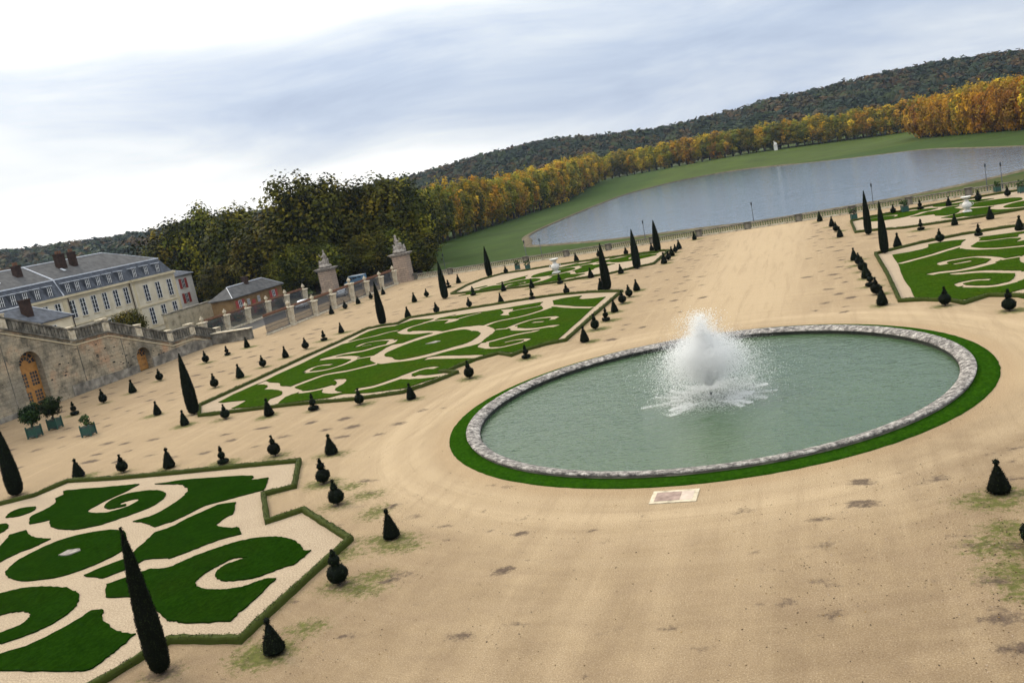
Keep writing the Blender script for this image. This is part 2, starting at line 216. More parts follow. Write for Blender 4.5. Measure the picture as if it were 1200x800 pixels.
def mat_leaf(name, trans=.25, rough=.7, rnd=.25):
    """leaf colour comes from the mesh (each clump its own colour), varied a little per plant"""
    t = NT(name)
    oi = t.n('ShaderNodeObjectInfo')
    h = t.n('ShaderNodeHueSaturation', ins={'Color': t.attr('tint'), 'Hue': t.math('MULTIPLY_ADD', oi.outputs['Random'], rnd*.12, .5-rnd*.06), 'Value': t.math('MULTIPLY_ADD', oi.outputs['Random'], rnd*1.4, 1-rnd*.7)})
    t.base(h.outputs[0], rough, .05)
    if trans:
        tr = t.n('ShaderNodeBsdfTranslucent', ins={'Color': h.outputs[0]})
        mx = t.n('ShaderNodeMixShader', ins={0: trans, 1: t.b.outputs[0], 2: tr.outputs[0]})
        t.t.links.new(mx.outputs[0], t.t.nodes['Material Output'].inputs['Surface'])
    return t.m

M = {}
# sand floor of the garden: fine gravel, worn patches, moss and dirt at their own places; some shade is painted in too
t = NT('sand_floor')
p = t.pos()
big = t.noise(.11, 5, .6, p); mid = t.noise(.9, 6, .65, p); fine = t.noise(9, 3, .7, p); grit = t.noise(38, 2, .6, p)
streak = t.noise(.35, 5, .65, t.pos((.35, 1.6, 1)))
col = t.ramp(big, [(.3, (0.204, 0.142, 0.0788)), (.5, (0.264, 0.189, 0.106)), (.7, (0.32, 0.236, 0.137))])
col = t.mix(t.math('MULTIPLY', t.ramp(mid, [(.42, (0,0,0)), (.70, (1,1,1))]), .6), col, (0.164, 0.11, 0.0724))
col = t.mix(t.math('MULTIPLY', t.ramp(streak, [(.5, (0,0,0)), (.75, (1,1,1))]), .45), col, (0.184, 0.12, 0.0827))
# wheel tracks curve round the basin
off = t.n('ShaderNodeVectorMath', operation='SUBTRACT', ins={0: p, 1: (BASIN[0], BASIN[1], 0)})
ln = t.n('ShaderNodeVectorMath', operation='LENGTH', ins={0: off.outputs[0]})
sx_ = t.n('ShaderNodeSeparateXYZ', ins={0: off.outputs[0]})
ang = t.math('ARCTAN2', sx_.outputs[1], sx_.outputs[0])
pv_ = t.n('ShaderNodeCombineXYZ', ins={0: t.math('MULTIPLY', ln.outputs['Value'], 1.5), 1: t.math('MULTIPLY', ang, 2.2), 2: 0.0})
trk = t.noise(1.0, 6, .62, pv_.outputs[0], .6)
near_ring = t.n('ShaderNodeMapRange', ins={0: ln.outputs['Value'], 1: 22, 2: 44, 3: 1.0, 4: .25})
pale = t.attr('pale', True)
col = t.mix(t.math('MULTIPLY', pale, t.math('MULTIPLY_ADD', mid, .8, .35), clamp=True), col, (0.528, 0.409, 0.255))
col = t.mix(t.math('MULTIPLY', t.math('MULTIPLY', t.ramp(trk, [(.50, (0,0,0)), (.66, (1,1,1))]), near_ring.outputs[0]), .45), col, (0.376, 0.288, 0.181))
col = t.mix(t.math('MULTIPLY', t.math('MULTIPLY', t.ramp(trk, [(.34, (1,1,1)), (.48, (0,0,0))]), near_ring.outputs[0]), .40), col, (0.18, 0.124, 0.0748))
rut = t.noise(1.0, 5, .65, t.pos((1.3, .09, 1)), .4)
col = t.mix(t.math('MULTIPLY', t.ramp(rut, [(.36, (1,1,1)), (.50, (0,0,0))]), .38), col, (0.19, 0.13, 0.0768))
col = t.mix(t.math('MULTIPLY', t.ramp(rut, [(.54, (0,0,0)), (.68, (1,1,1))]), .30), col, (0.46, 0.355, 0.221))
warm = t.attr('warm', True)
col = t.mix(t.math('MULTIPLY', warm, .6), col, (0.288, 0.184, 0.0945))
pebble = t.noise(19, 2, .8, p)
col = t.mix(.55, col, t.ramp(pebble, [(.30, (0.068, 0.0448, 0.0268)), (.44, (0.192, 0.138, 0.0788)), (.56, (0.288, 0.214, 0.126)), (.70, (0.528, 0.424, 0.284))]))
col = t.mix(t.math('MULTIPLY', t.ramp(grit, [(.58, (0,0,0)), (.70, (1,1,1))]), .6), col, (0.068, 0.048, 0.0354))
col = t.mix(t.math('MULTIPLY', t.ramp(t.noise(27, 2, .6, p), [(.60, (0,0,0)), (.70, (1,1,1))]), .6), col, (0.528, 0.448, 0.331))
vignette = t.attr('vignette', True)  # vignette put into the sand colour, not moisture
col = t.mix(t.math('MULTIPLY', vignette, t.math('MULTIPLY_ADD', t.noise(.5, 6, .7, p), 1.4, -.12), clamp=True), col, t.mix(.62, col, (0.08, 0.0496, 0.0284)))
gr = t.attr('grass', True)
gmask = t.ramp(t.math('ADD', gr, t.math('MULTIPLY_ADD', t.noise(3.4, 9, .8, p), 2.4, -1.45)), [(.25, (0,0,0)), (.62, (1,1,1))])
gcol = t.ramp(t.noise(3.5, 6, .7, p), [(.3, (.038, .036, .010)), (.55, (.065, .075, .014)), (.75, (.13, .12, .032))])
col = t.mix(t.math('MULTIPLY', gmask, .92), col, gcol)
di = t.attr('dirt_shade', True)  # real dirt marks plus contact shadow painted at the yews' feet
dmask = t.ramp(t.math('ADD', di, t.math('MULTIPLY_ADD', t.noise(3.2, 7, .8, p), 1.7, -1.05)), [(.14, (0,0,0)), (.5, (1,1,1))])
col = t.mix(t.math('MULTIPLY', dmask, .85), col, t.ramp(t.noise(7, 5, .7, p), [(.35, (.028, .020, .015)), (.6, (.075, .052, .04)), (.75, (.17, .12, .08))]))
t.base(col, .95, .1)
t.bump(t.math('ADD', t.math('MULTIPLY', fine, .5), t.math('ADD', grit, t.math('MULTIPLY', mid, 1.2))), .22, .03)
M['sand'] = t.m
# pale gravel inside the parterres
t = NT('pale_gravel')
p = t.pos()
col = t.ramp(t.noise(.5, 5, .6, p), [(.3, (.225, .168, .108)), (.7, (.285, .222, .146))])
col = t.mix(.45, col, t.ramp(t.noise(13, 3, .75, p), [(.3, (.11, .08, .058)), (.5, (.30, .238, .166)), (.70, (.62, .52, .39))]))
col = t.mix(t.math('MULTIPLY', t.ramp(t.noise(42, 2, .6, p), [(.6, (0,0,0)), (.7, (1,1,1))]), .7), col, (.17, .12, .09))
t.base(col, .95, .1); t.bump(t.noise(30, 3), .5, .02)
M['gravel'] = t.m
# clipped lawn
def lawn_mat(name, b, worn):
    k = lambda r_, g_, b_: (b[0]*r_, b[1]*g_, b[2]*b_)
    t = NT(name); p = t.pos()
    col = t.ramp(t.noise(.8, 6, .65, p), [(.30, k(.55, .62, .6)), (.5, b), (.72, k(1.5, 1.32, 1.4))])
    col = t.mix(t.math('MULTIPLY', t.ramp(t.noise(.22, 5, .7, p), [(.48, (0,0,0)), (.70, (1,1,1))]), worn), col, k(1.9, .92, 1.5))
    col = t.mix(t.math('MULTIPLY', t.ramp(t.noise(2.6, 5, .7, p), [(.54, (0,0,0)), (.74, (1,1,1))]), worn*.9), col, k(.55, .48, .6))
    col = t.mix(.6, col, t.ramp(t.noise(5.5, 6, .88, t.pos((1, .6, 1))), [(.34, k(.25, .28, .4)), (.5, b), (.64, k(2.4, 1.9, 2.2))]))
    t.base(col, 1.0, 0)
    t.bump(t.noise(22, 4, .8), .5, .04)
    return t.m
M['lawn'] = lawn_mat('clipped_grass', (0.0058, 0.0205, 0.00125), .75)
M['lawn_mid'] = lawn_mat('meadow_grass', (0.0190, 0.0440, 0.00270), .95)
M['lawn_ring'] = lawn_mat('ring_grass', (0.0119, 0.0408, 0.00204), .45)
M['hedge'] = mat_leaf('box_hedge_leaves', .1, .7, 0.05)
M['yew'] = mat_leaf('yew_leaves', 0, .75, .35)
M['leaf'] = mat_leaf('autumn_leaves', .3, .7, .3)
M['leaf_dark'] = mat_leaf('dark_leaves', .10, .7, .3)
M['bark'] = mat_noise('bark', (.035, .027, .02), (.09, .07, .05), 6, .9, .1, .6, 20)
# weathered white stone of the basin coping: lichen blotches and joints
t = NT('lichen_coping')
p = t.pos()
col = t.ramp(t.noise(3.2, 7, .75, p), [(.38, (.028, .025, .024)), (.50, (.17, .155, .14)), (.64, (.43, .40, .36))])
col = t.mix(t.math('MULTIPLY', t.ramp(t.noise(13, 4, .7, p), [(.55, (0,0,0)), (.62, (1,1,1))]), .6), col, (.05, .043, .042))
col = t.mix(t.attr('joint', True), col, (.03, .025, .022))
t.base(col, .85, .2); t.bump(t.noise(10, 5, .7), .5, .03)
M['coping'] = t.m
M['wetstone'] = mat_noise('wet_algae_stone', (.008, .009, .008), (.03, .03, .024), 3, .5, .3, .4, 12)
M['white_stone'] = mat_noise('white_stone', (0.416, 0.4, 0.368), (0.576, 0.56, 0.528), 4, .8, .2, .3, 14)
M['pillar'] = mat_noise('pillar_stone', (.20, .17, .12), (.42, .36, .26), 2.2, .85, .2, .5, 9, 6, (.52, .47, .36))
M['sculpt'] = mat_noise('sculpture_stone', (0.06, 0.054, 0.048), (0.204, 0.18, 0.156), 2.5, .85, .2, .5, 9, 6, (0.3, 0.276, 0.24))
M['dark_stone'] = mat_noise('blackened_stone', (.035, .032, .026), (.11, .10, .08), .9, .9, .15, .7, 6, 7, (.26, .235, .19))
M['slate'] = mat_noise('slate', (.042, .042, .043), (.088, .087, .086), 1.1, .85, .15, .4, 12, 7)
M['slate_blue'] = mat_noise('blue_slate', (.036, .040, .048), (.080, .088, .105), 1.4, .75, .2, .4, 12, 7)
M['zinc'] = mat_noise('zinc', (0.336, 0.36, 0.4), (0.464, 0.48, 0.512), 2, .45, .5)
M['cream'] = mat_noise('cream_limestone', (.42, .365, .265), (.55, .49, .375), .5, .85, .2, .25, 6, 6)
M['cream_trim'] = mat_noise('limestone_trim', (.40, .335, .215), (.52, .44, .295), .7, .85, .2, .2, 8)
M['brick'] = mat_noise('dark_brick', (.024, .016, .013), (.048, .029, .023), 2, .9, .1, .5, 14)
M['ochre'] = mat_noise('ochre_plaster', (.12, .075, .036), (.21, .135, .068), .9, .9, .1, .3, 8)  # mat_noise('ochre_plaster', (0.14, 0.07, 0.0315), (0.231, 0.126, 0.0595), .9, .9, .1, .3, 8)
M['shutter'] = mat_noise('red_shutter', (.20, .028, .024), (.28, .045, .035), 3, .6, .3)
M['whitewash'] = mat_noise('white_render', (.50, .47, .43), (.62, .59, .54), .8, .9, .1)
M['frame'] = mat_noise('white_frame', (.55, .55, .55), (.66, .66, .66), 4, .5, .4)
M['pane'] = mat_noise('window_glass', (.015, .017, .022), (.035, .04, .05), .6, .08, .6)
M['orange_wood'] = mat_noise('orange_varnished_wood', (.25, .115, .028), (.36, .175, .045), 2.5, .55, .3)
M['tub_green'] = mat_noise('green_painted_wood', (0.0099, 0.04675, 0.03575), (0.0165, 0.066, 0.0495), 5, .5, .35)
M['iron'] = mat_noise('dark_iron', (.02, .022, .028), (.05, .055, .065), 6, .55, .4)
M['rust'] = mat_noise('rusty_iron', (.085, .042, .025), (.16, .078, .045), 5, .8, .2)
M['van_white'] = mat_noise('white_vehicle_paint', (.66, .68, .70), (.72, .74, .76), 2, .3, .5)
M['van_blue'] = mat_noise('blue_vehicle_paint', (.04, .10, .16), (.06, .13, .20), 2, .3, .5)
M['car_grey'] = mat_noise('pale_grey_car_paint', (.38, .43, .48), (.46, .5, .55), 2, .25, .6)
M['tyre'] = mat_noise('tyre_rubber', (.012, .012, .012), (.022, .022, .022), 9, .8, .2)
M['rim'] = mat_noise('wheel_rim', (.4, .4, .42), (.5, .5, .52), 9, .4, .5)
M['tan_wall'] = mat_noise('tan_rubble_wall', (.15, .125, .085), (.30, .255, .175), 1.1, .95, .1, .8, 4, 7, (.36, .31, .22))
M['mud'] = mat_noise('muddy_stone', (.045, .036, .020), (.085, .068, .04), .7, .9, .1, .5, 4, 6, (.14, .115, .075))
M['plaque'] = mat_noise('worn_slab', (.16, .11, .09), (.30, .22, .18), 2.4, .8, .2, .3, 14)
# old render of the stair wall: pinkish orange, grey and black stains
t = NT('old_stair_wall_render')
p = t.pos()
col = t.ramp(t.noise(.22, 6, .62, p), [(.36, (.32, .20, .125)), (.48, (.29, .245, .175)), (.62, (.19, .172, .135))])
col = t.mix(t.ramp(t.noise(.55, 7, .72, p), [(.47, (0,0,0)), (.62, (1,1,1))]), col, (.105, .095, .073))
col = t.mix(t.math('MULTIPLY', t.ramp(t.noise(1.6, 6, .75, p), [(.58, (0,0,0)), (.70, (1,1,1))]), .75), col, (.05, .044, .036))
col = t.mix(t.math('MULTIPLY', t.ramp(t.noise(2.4, 5, .7, p), [(.60, (0,0,0)), (.72, (1,1,1))]), .55), col, (.46, .40, .30))
sp = t.n('ShaderNodeSeparateXYZ', ins={0: p})
yz = t.n('ShaderNodeCombineXYZ', ins={0: sp.outputs[1], 1: sp.outputs[2], 2: 0.0})
bk_ = t.n('ShaderNodeTexBrick', ins={'Vector': yz.outputs[0], 'Scale': 1.0, 'Mortar Size': .018, 'Brick Width': 1.25, 'Row Height': .46, 'Color1': (1.25, 1.2, 1.12, 1), 'Color2': (1.0, .96, .9, 1), 'Mortar': (.45, .42, .4, 1)})
col = t.mix(.75, col, bk_.outputs[0], 'MULTIPLY')
t.base(col, .95, .1); t.bump(t.noise(5, 6, .7), .6, .04)
M['stairwall'] = t.m
M['plinth'] = mat_noise('rubble_plinth', (.06, .055, .048), (.15, .135, .11), .9, .95, .1, .9, 3.5, 7, (.30, .27, .22))
# courses of cut stone on the gate piers
t = NT('rusticated_pier')
p = t.pos()
br = t.n('ShaderNodeTexBrick', ins={'Vector': t.n('ShaderNodeMapping', ins={'Vector': p, 'Rotation': (rad(90), 0, 0)}).outputs[0], 'Scale': 1.0, 'Mortar Size': .035, 'Brick Width': 1.1, 'Row Height': .42,
        'Color1': (.36, .27, .20, 1), 'Color2': (.26, .20, .155, 1), 'Mortar': (.075, .06, .05, 1)})
col = t.mix(.5, br.outputs[0], t.ramp(t.noise(1.5, 6, .7, p), [(.35, (.15, .12, .10)), (.6, (.34, .26, .2)), (.75, (.44, .30, .24))]))
t.base(col, .9, .1); t.bump(br.outputs[1], -.6, .05)
M['pier'] = t.m
# waters
def water(name, col, rough, scale, strength, dist, var):
    t = NT(name); p = t.pos()
    nz = t.noise(.09, 4, .6, p)
    t.base(t.ramp(nz, [(.3, col), (.7, var)]), rough, .5)
    t.b.inputs['IOR'].default_value = 1.33
    h = t.math('ADD', t.noise(scale, 3, .6, t.pos((1, 1.6, 1))), t.math('MULTIPLY', t.noise(scale*.35, 2, .5, t.pos((1.3, 1, 1))), 1.2))
    t.bump(h, strength, dist)
    return t.m
M['basin_water'] = water('basin_water', (.034, .064, .030), .07, 2.2, .8, .10, (.048, .080, .037))
M['lake_water'] = water('lake_water', (.035, .060, .085), .10, .55, .40, .25, (.055, .080, .105))
t = NT('white_spray')
# airy droplets: part of the light goes straight through, the rest is scattered white
df = t.n('ShaderNodeBsdfDiffuse', ins={'Color': (.985, .99, .99, 1)})
tr = t.n('ShaderNodeBsdfTranslucent', ins={'Color': (.985, .99, .99, 1)})
m0 = t.n('ShaderNodeMixShader', ins={0: .8, 1: df.outputs[0], 2: tr.outputs[0]})
tp = t.n('ShaderNodeBsdfTransparent')
mx = t.n('ShaderNodeMixShader', ins={0: .15, 1: m0.outputs[0], 2: tp.outputs[0]})
t.t.links.new(mx.outputs[0], t.t.nodes['Material Output'].inputs['Surface'])
M['spray'] = t.m
# land outside the garden: colours carried by the ground itself
t = NT('land')
p = t.pos()
col = t.mix(.5, t.attr('tint'), t.ramp(t.noise(.05, 6, .7, p), [(.3, (.35,.35,.35)), (.7, (.95,.95,.95))]), 'OVERLAY')
col = t.mix(t.math('MULTIPLY', t.ramp(t.noise(.35, 6, .75, p), [(.5, (0,0,0)), (.75, (1,1,1))]), .3), col, (.075, .085, .025))
t.base(col, .95, .1); t.bump(t.noise(1.5, 5, .7), .6, .2)
M['land'] = t.m

# ------------------------------------------------------------------ foliage generators
def rng(seed): return np.random.default_rng(seed)

def leaf_quads(P, Nrm, size, r, aspect=.7, jit=.45):
    """one quad per point, facing roughly along Nrm"""
    n = len(P)
    Nn = Nrm + r.normal(0, jit, (n, 3)); Nn /= np.linalg.norm(Nn, axis=1)[:, None] + 1e-9
    ref = r.normal(0, 1, (n, 3))
    U = np.cross(Nn, ref); U /= np.linalg.norm(U, axis=1)[:, None] + 1e-9
    Wv = np.cross(Nn, U)
    s = (size*(.6 + .8*r.random(n)))[:, None] if np.isscalar(size) else (size*(.6 + .8*r.random(n)))[:, None]
    U = U*s; Wv = Wv*s*aspect
    V = np.empty((n, 4, 3))
    V[:, 0] = P - U*.5; V[:, 1] = P + Wv*.5; V[:, 2] = P + U*.5; V[:, 3] = P - Wv*.5
    F = np.arange(n*4).reshape(n, 4)
    return V.reshape(-1, 3), F

def crown(name, seed, rx, rz, nclump, per, leaf, pal, jitter=.22, cr=.33, flat=.15, low=.0):
    """crown centred on the origin: clumps of leaves spread through an uneven ellipsoid"""
    r = rng(seed)
    d = r.normal(0, 1, (nclump, 3)); d /= np.linalg.norm(d, axis=1)[:, None]
    rr = r.random(nclump)**.38
    ce = d*rr[:, None]*(1-cr*.75)
    wob = 1 + .22*np.sin(3*np.arctan2(d[:, 1], d[:, 0]) + seed) + r.normal(0, .09, nclump)
    ce *= wob[:, None]
    ce[:, 2] = np.where(ce[:, 2] < 0, ce[:, 2]*(1-low), ce[:, 2])
    P = []; N = []; T = []
    pal = np.array(pal)
    for k in range(nclump):
        m = int(per*(.6 + .8*r.random()))
        q = r.normal(0, 1, (m, 3)); q /= np.linalg.norm(q, axis=1)[:, None]
        rad_k = cr*(.65 + .7*r.random())
        sh = r.random(m)**.45
        pts = ce[k] + q*(sh*rad_k)[:, None]*np.array([1, 1, 1-flat])
        P.append(pts*np.array([rx, rx, rz])); N.append(q*.8 + d[k]*.5 + np.array([0, 0, .25]))
        base = pal[r.integers(len(pal))]*(1 + r.normal(0, jitter))
        T.append(np.clip(base[None]*(1 + r.normal(0, .11, (m, 1))), .004, 1))
    P = np.concatenate(P); N = np.concatenate(N); T = np.concatenate(T)
    V, F = leaf_quads(P, N, leaf, r)
    return np_mesh(name, V, F, T)

def trunk_mesh(name, seed, h, r0, spread, nl=6, top=.75):
    r = random.Random(seed); mb = MB()
    pts = [(0, 0, -.2)] + [(r.uniform(-.02, .02)*h*k/5, r.uniform(-.02, .02)*h*k/5, h*k/5) for k in range(1, 6)]
    mb.tube(pts, [r0*1.25, r0, r0*.85, r0*.7, r0*.5, r0*.2], 8)
    for k in range(nl):
        a = k*2.4 + r.random(); z = h*(.32 + .5*k/nl); L = spread*(.6 + .4*r.random())
        mb.tube([(0, 0, z), (math.cos(a)*L*.5, math.sin(a)*L*.5, z + L*.35), (math.cos(a)*L, math.sin(a)*L, z + L*.75)], [r0*.4, r0*.25, r0*.06], 6)
    return mb.mesh(name, True)

def clipped(name, prof, seed, leaf, dens, pal, lump=.04, n=22):
    """a clipped shrub: leafy shell of revolution with an uneven clipped surface"""
    r = rng(seed)
    vs = []; fs = []
    m = len(prof)
    for j, (rr, z) in enumerate(prof):
        for i in range(n):
            a = 2*math.pi*i/n
            k = rr*(1 + lump*2*(noise.noise(Vector((math.cos(a)*2.2+seed, math.sin(a)*2.2, z*2.5)))))
            vs.append((k*math.cos(a), k*math.sin(a), z))
    for j in range(m-1):
        for i in range(n):
            i2 = (i+1) % n
            fs.append((j*n+i, j*n+i2, (j+1)*n+i2, (j+1)*n+i))
    V0 = np.array(vs); F0 = np.array(fs)
    # leaves over the shell
    A = V0[F0]; area = np.linalg.norm(np.cross(A[:, 1]-A[:, 0], A[:, 3]-A[:, 0]), axis=1) + 1e-6
    cnt = max(60, int(area.sum()*dens))
    fi = r.choice(len(F0), cnt, p=area/area.sum())
    u = r.random((cnt, 1)); v = r.random((cnt, 1)); q = A[fi]
    P = (q[:, 0]*(1-u) + q[:, 1]*u)*(1-v) + (q[:, 3]*(1-u) + q[:, 2]*u)*v
    N = np.cross(q[:, 1]-q[:, 0], q[:, 3]-q[:, 0]); N /= np.linalg.norm(N, axis=1)[:, None] + 1e-9
    P = P + N*(r.random((cnt, 1))**2*leaf*1.1)
    V1, F1 = leaf_quads(P, N, leaf, r)
    pal = np.array(pal)
    T1 = pal[r.integers(len(pal), size=cnt)]*(1 + r.normal(0, .25, (cnt, 1)))
    T0 = np.repeat(pal[:1]*.8, len(F0), 0)
    return np_mesh(name, np.concatenate([V0, V1]), np.concatenate([F0, F1 + len(V0)]), np.clip(np.concatenate([T0, T1]), .002, 1))

YEW = [(0.003, 0.0048, 0.0024), (0.0048, 0.0078, 0.0036), (0.0036, 0.006, 0.003), (0.0132, 0.0198, 0.0066)]
BOXH = [(.040, .052, .009), (0.0124, 0.0186, 0.00434), (0.01984, 0.02852, 0.0062), (0.031, 0.03844, 0.0093), (0.01116, 0.01612, 0.00434)]

# ------------------------------------------------------------------ the garden floor
BX, BY, BR = DATA['basin']
def bal_y(x): return 151.9 - .12*(x + 16)

def smoothstep(a, b, x):
    t = np.clip((x-a)/(b-a), 0, 1); return t*t*(3-2*t)

def garden_floor():
    st = .38
    xs = np.arange(-87.2, 62, st); ts = np.linspace(0, 1, 380)
    y0 = 4.0
    X, T = np.meshgrid(xs, ts)
    Y = y0 + (bal_y(X) - .25 - y0)*T
    Z = np.zeros_like(X)
    r = rng(3)
    grass = np.zeros_like(X); dirt_shade = np.zeros_like(X); pale = np.zeros_like(X); warm = np.zeros_like(X); vignette = np.zeros_like(X)
    def blob(arr, x, y, rx, ry, amp=1.0, a=0.0):
        dx = X-x; dy = Y-y; c, s = math.cos(a), math.sin(a)
        q = ((dx*c+dy*s)/rx)**2 + ((-dx*s+dy*c)/ry)**2
        np.maximum(arr, amp*np.exp(-q*1.2), out=arr)
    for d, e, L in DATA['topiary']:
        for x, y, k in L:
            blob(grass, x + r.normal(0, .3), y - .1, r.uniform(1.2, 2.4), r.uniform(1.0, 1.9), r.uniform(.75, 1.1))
            blob(dirt_shade, x, y, .62, .6, .85)  # dark soil that also paints a contact shadow under each topiary
    for x, y in DATA['cyp']: blob(grass, x, y, 1.6, 1.5, .7); blob(dirt_shade, x, y, .9, .9, .85)  # same painted contact shade round the tall columns
    for x, y in DATA['greens']: blob(grass, x, y, r.uniform(1.2, 2.2), r.uniform(1., 1.9), .85)
    for x, y in DATA['marks']: blob(dirt_shade, x, y, r.uniform(.5, 1.1), r.uniform(.25, .55), r.uniform(.6, .98), r.uniform(-.4, .4))
    # worn places where the orange-tree tubs stand in summer
    for x0, ya, yb, sp in ((-84, 62, 150, 3.6), (-80.5, 58, 150, 3.4), (-72, 46, 150, 3.2), (-68.5, 44, 150, 3.2), (-65, 40, 145, 3.4), (-18.2, 76, 146, 2.8), (-16.3, 78, 146, 2.8), (-14.4, 84, 140, 3.0), (.6, 74, 146, 2.8), (-1.2, 76, 144, 2.8)):
        y = ya
        while y < yb:
            k_ = .8 if -20 < x0 < 3 else 1.0
            if r.random() < .8: blob(dirt_shade, x0 + r.normal(0, .5), y + r.normal(0, .6), r.uniform(.45, 1.1)*k_, r.uniform(.4, .85)*k_, r.uniform(.6, 1.1), r.normal(0, .5))
            y += sp*(.8 + .4*r.random())
    for y0_, xa, xb in ((55.0, -58, -28), (57.6, -60, -26), (52.6, -60, -28), (112.5, -58, 40), (115.5, -60, 40)):
        x = xa
        while x < xb:
            if r.random() < .8 and abs(x+8.4) > 9: blob(dirt_shade, x + r.normal(0, .4), y0_ + r.normal(0, .35), r.uniform(.6, 1.1), r.uniform(.4, .7), r.uniform(.7, 1.05))
            x += 3.3*(.8 + .4*r.random())
    for k in range(110):
        blob(dirt_shade, r.uniform(-26, 6), r.uniform(18, 46), r.uniform(.2, .8), r.uniform(.12, .4), r.uniform(.35, .75), r.uniform(-.5, .5))
    D = np.hypot(X-BX, Y-BY)
    ring = np.exp(-((D-19.8)/2.6)**2)*(.75 + .25*np.sin(D*3.1 + 2*np.arctan2(Y-BY, X-BX)))
    axis = np.exp(-((X+8.6)/6.5)**4)*smoothstep(70, 78, Y)*.8
    axis2 = np.exp(-((X+8.0+.12*(38-Y))/7)**4)*smoothstep(42, 34, Y)*.45*(.7 + .3*np.sin(X*2.2 + Y*.15))
    pale[:] = np.clip(np.maximum(ring, np.maximum(axis, axis2)), 0, 1)
    warm[:] = np.exp(-((D-16.9)/.55)**2)*.8
    vignette[:] = np.clip(np.maximum(smoothstep(44, 24, Y)*1.0, smoothstep(-3, 5, X)*smoothstep(52, 40, Y)), 0, 1)*(1-.8*axis2) + .7*smoothstep(-62, -74, X)*smoothstep(110, 60, Y)  # sand painted darker towards the near edge and sides, as a vignette
    # a strip of thin grass outside the hedges
    for H in (DATA['near_hedge'], DATA['mid_hedge'], DATA['far_hedge'], [(-18.7-q[0], q[1]) for q in DATA['mid_hedge']], [(-19.6-q[0], q[1]) for q in DATA['far_hedge']]):
        for k in range(len(H)):
            a = np.array(H[k]); b = np.array(H[(k+1) % len(H)]); L = np.linalg.norm(b-a)
            for s in np.arange(0, L, 1.3):
                q = a + (b-a)*s/L
                if r.random() < .75: blob(grass, q[0] + r.normal(0, .2), q[1] + r.normal(0, .2), 1.2, 1.0, r.uniform(.45, .75))
    ny, nx = X.shape
    V = np.stack([X.ravel(), Y.ravel(), Z.ravel()], 1)
    i = np.arange(nx*ny).reshape(ny, nx)
    F = np.stack([i[:-1, :-1].ravel(), i[:-1, 1:].ravel(), i[1:, 1:].ravel(), i[1:, :-1].ravel()], 1)
    # nothing under the basin: drop the cells inside its wall
    fc = V[F].mean(1); F = F[np.hypot(fc[:, 0]-BX, fc[:, 1]-BY) > 15.7]
    me = np_mesh('sand_floor', V, F)
    for nm, arr in (('grass', grass), ('dirt_shade', dirt_shade), ('pale', pale), ('warm', warm), ('vignette', np.clip(vignette, 0, 1))):
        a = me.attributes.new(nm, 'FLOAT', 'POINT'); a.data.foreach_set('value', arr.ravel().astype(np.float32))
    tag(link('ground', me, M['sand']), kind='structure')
garden_floor()

# ------------------------------------------------------------------ parterres
def smooth_loop(P, closed=True, sub=5, corner=52, maxseg=None):
    """Catmull-Rom through the points, keeping sharp corners sharp"""
    P = [np.array(p, float) for p in P]; n = len(P); out = []
    def ang(i):
        a = P[i]-P[i-1]; b = P[(i+1) % n]-P[i]
        c = np.dot(a, b)/(np.linalg.norm(a)*np.linalg.norm(b)+1e-9)
        return math.degrees(math.acos(max(-1, min(1, c))))
    sharp = [(not closed and i in (0, n-1)) or ang(i) > corner for i in range(n)]
    for i in range(n if closed else n-1):
        p1 = P[i]; p2 = P[(i+1) % n]
        p0 = P[i-1] if not sharp[i] else 2*p1-p2
        p3 = P[(i+2) % n] if not sharp[(i+1) % n] else 2*p2-p1
        if not closed and i == 0: p0 = 2*p1-p2
        if not closed and i == n-2: p3 = 2*p2-p1
        for k in range(sub):
            t = k/sub
            out.append(.5*((2*p1) + (-p0+p2)*t + (2*p0-5*p1+4*p2-p3)*t*t + (-p0+3*p1-3*p2+p3)*t**3))
    if not closed: out.append(P[-1])
    return [(float(q[0]), float(q[1])) for q in out]

def inside(poly, x, y):
    poly = np.asarray(poly); c = np.zeros(len(x), bool); j = len(poly)-1
    for i in range(len(poly)):
        xi, yi = poly[i]; xj, yj = poly[j]
        if yi != yj:
            c ^= ((yi > y) != (yj > y)) & (x < (xj-xi)*(y-yi)/(yj-yi)+xi)
        j = i
    return c

def ribbon(pts, w):
    pts = [np.array(p) for p in smooth_loop(pts, False, 4, 80)]
    L = []; Rr = []
    for i, p in enumerate(pts):
        d = pts[min(i+1, len(pts)-1)] - pts[max(i-1, 0)]; d /= np.linalg.norm(d)+1e-9
        nrm = np.array([-d[1], d[0]])*w*.5
        L.append(tuple(p+nrm)); Rr.append(tuple(p-nrm))
    return L + Rr[::-1]

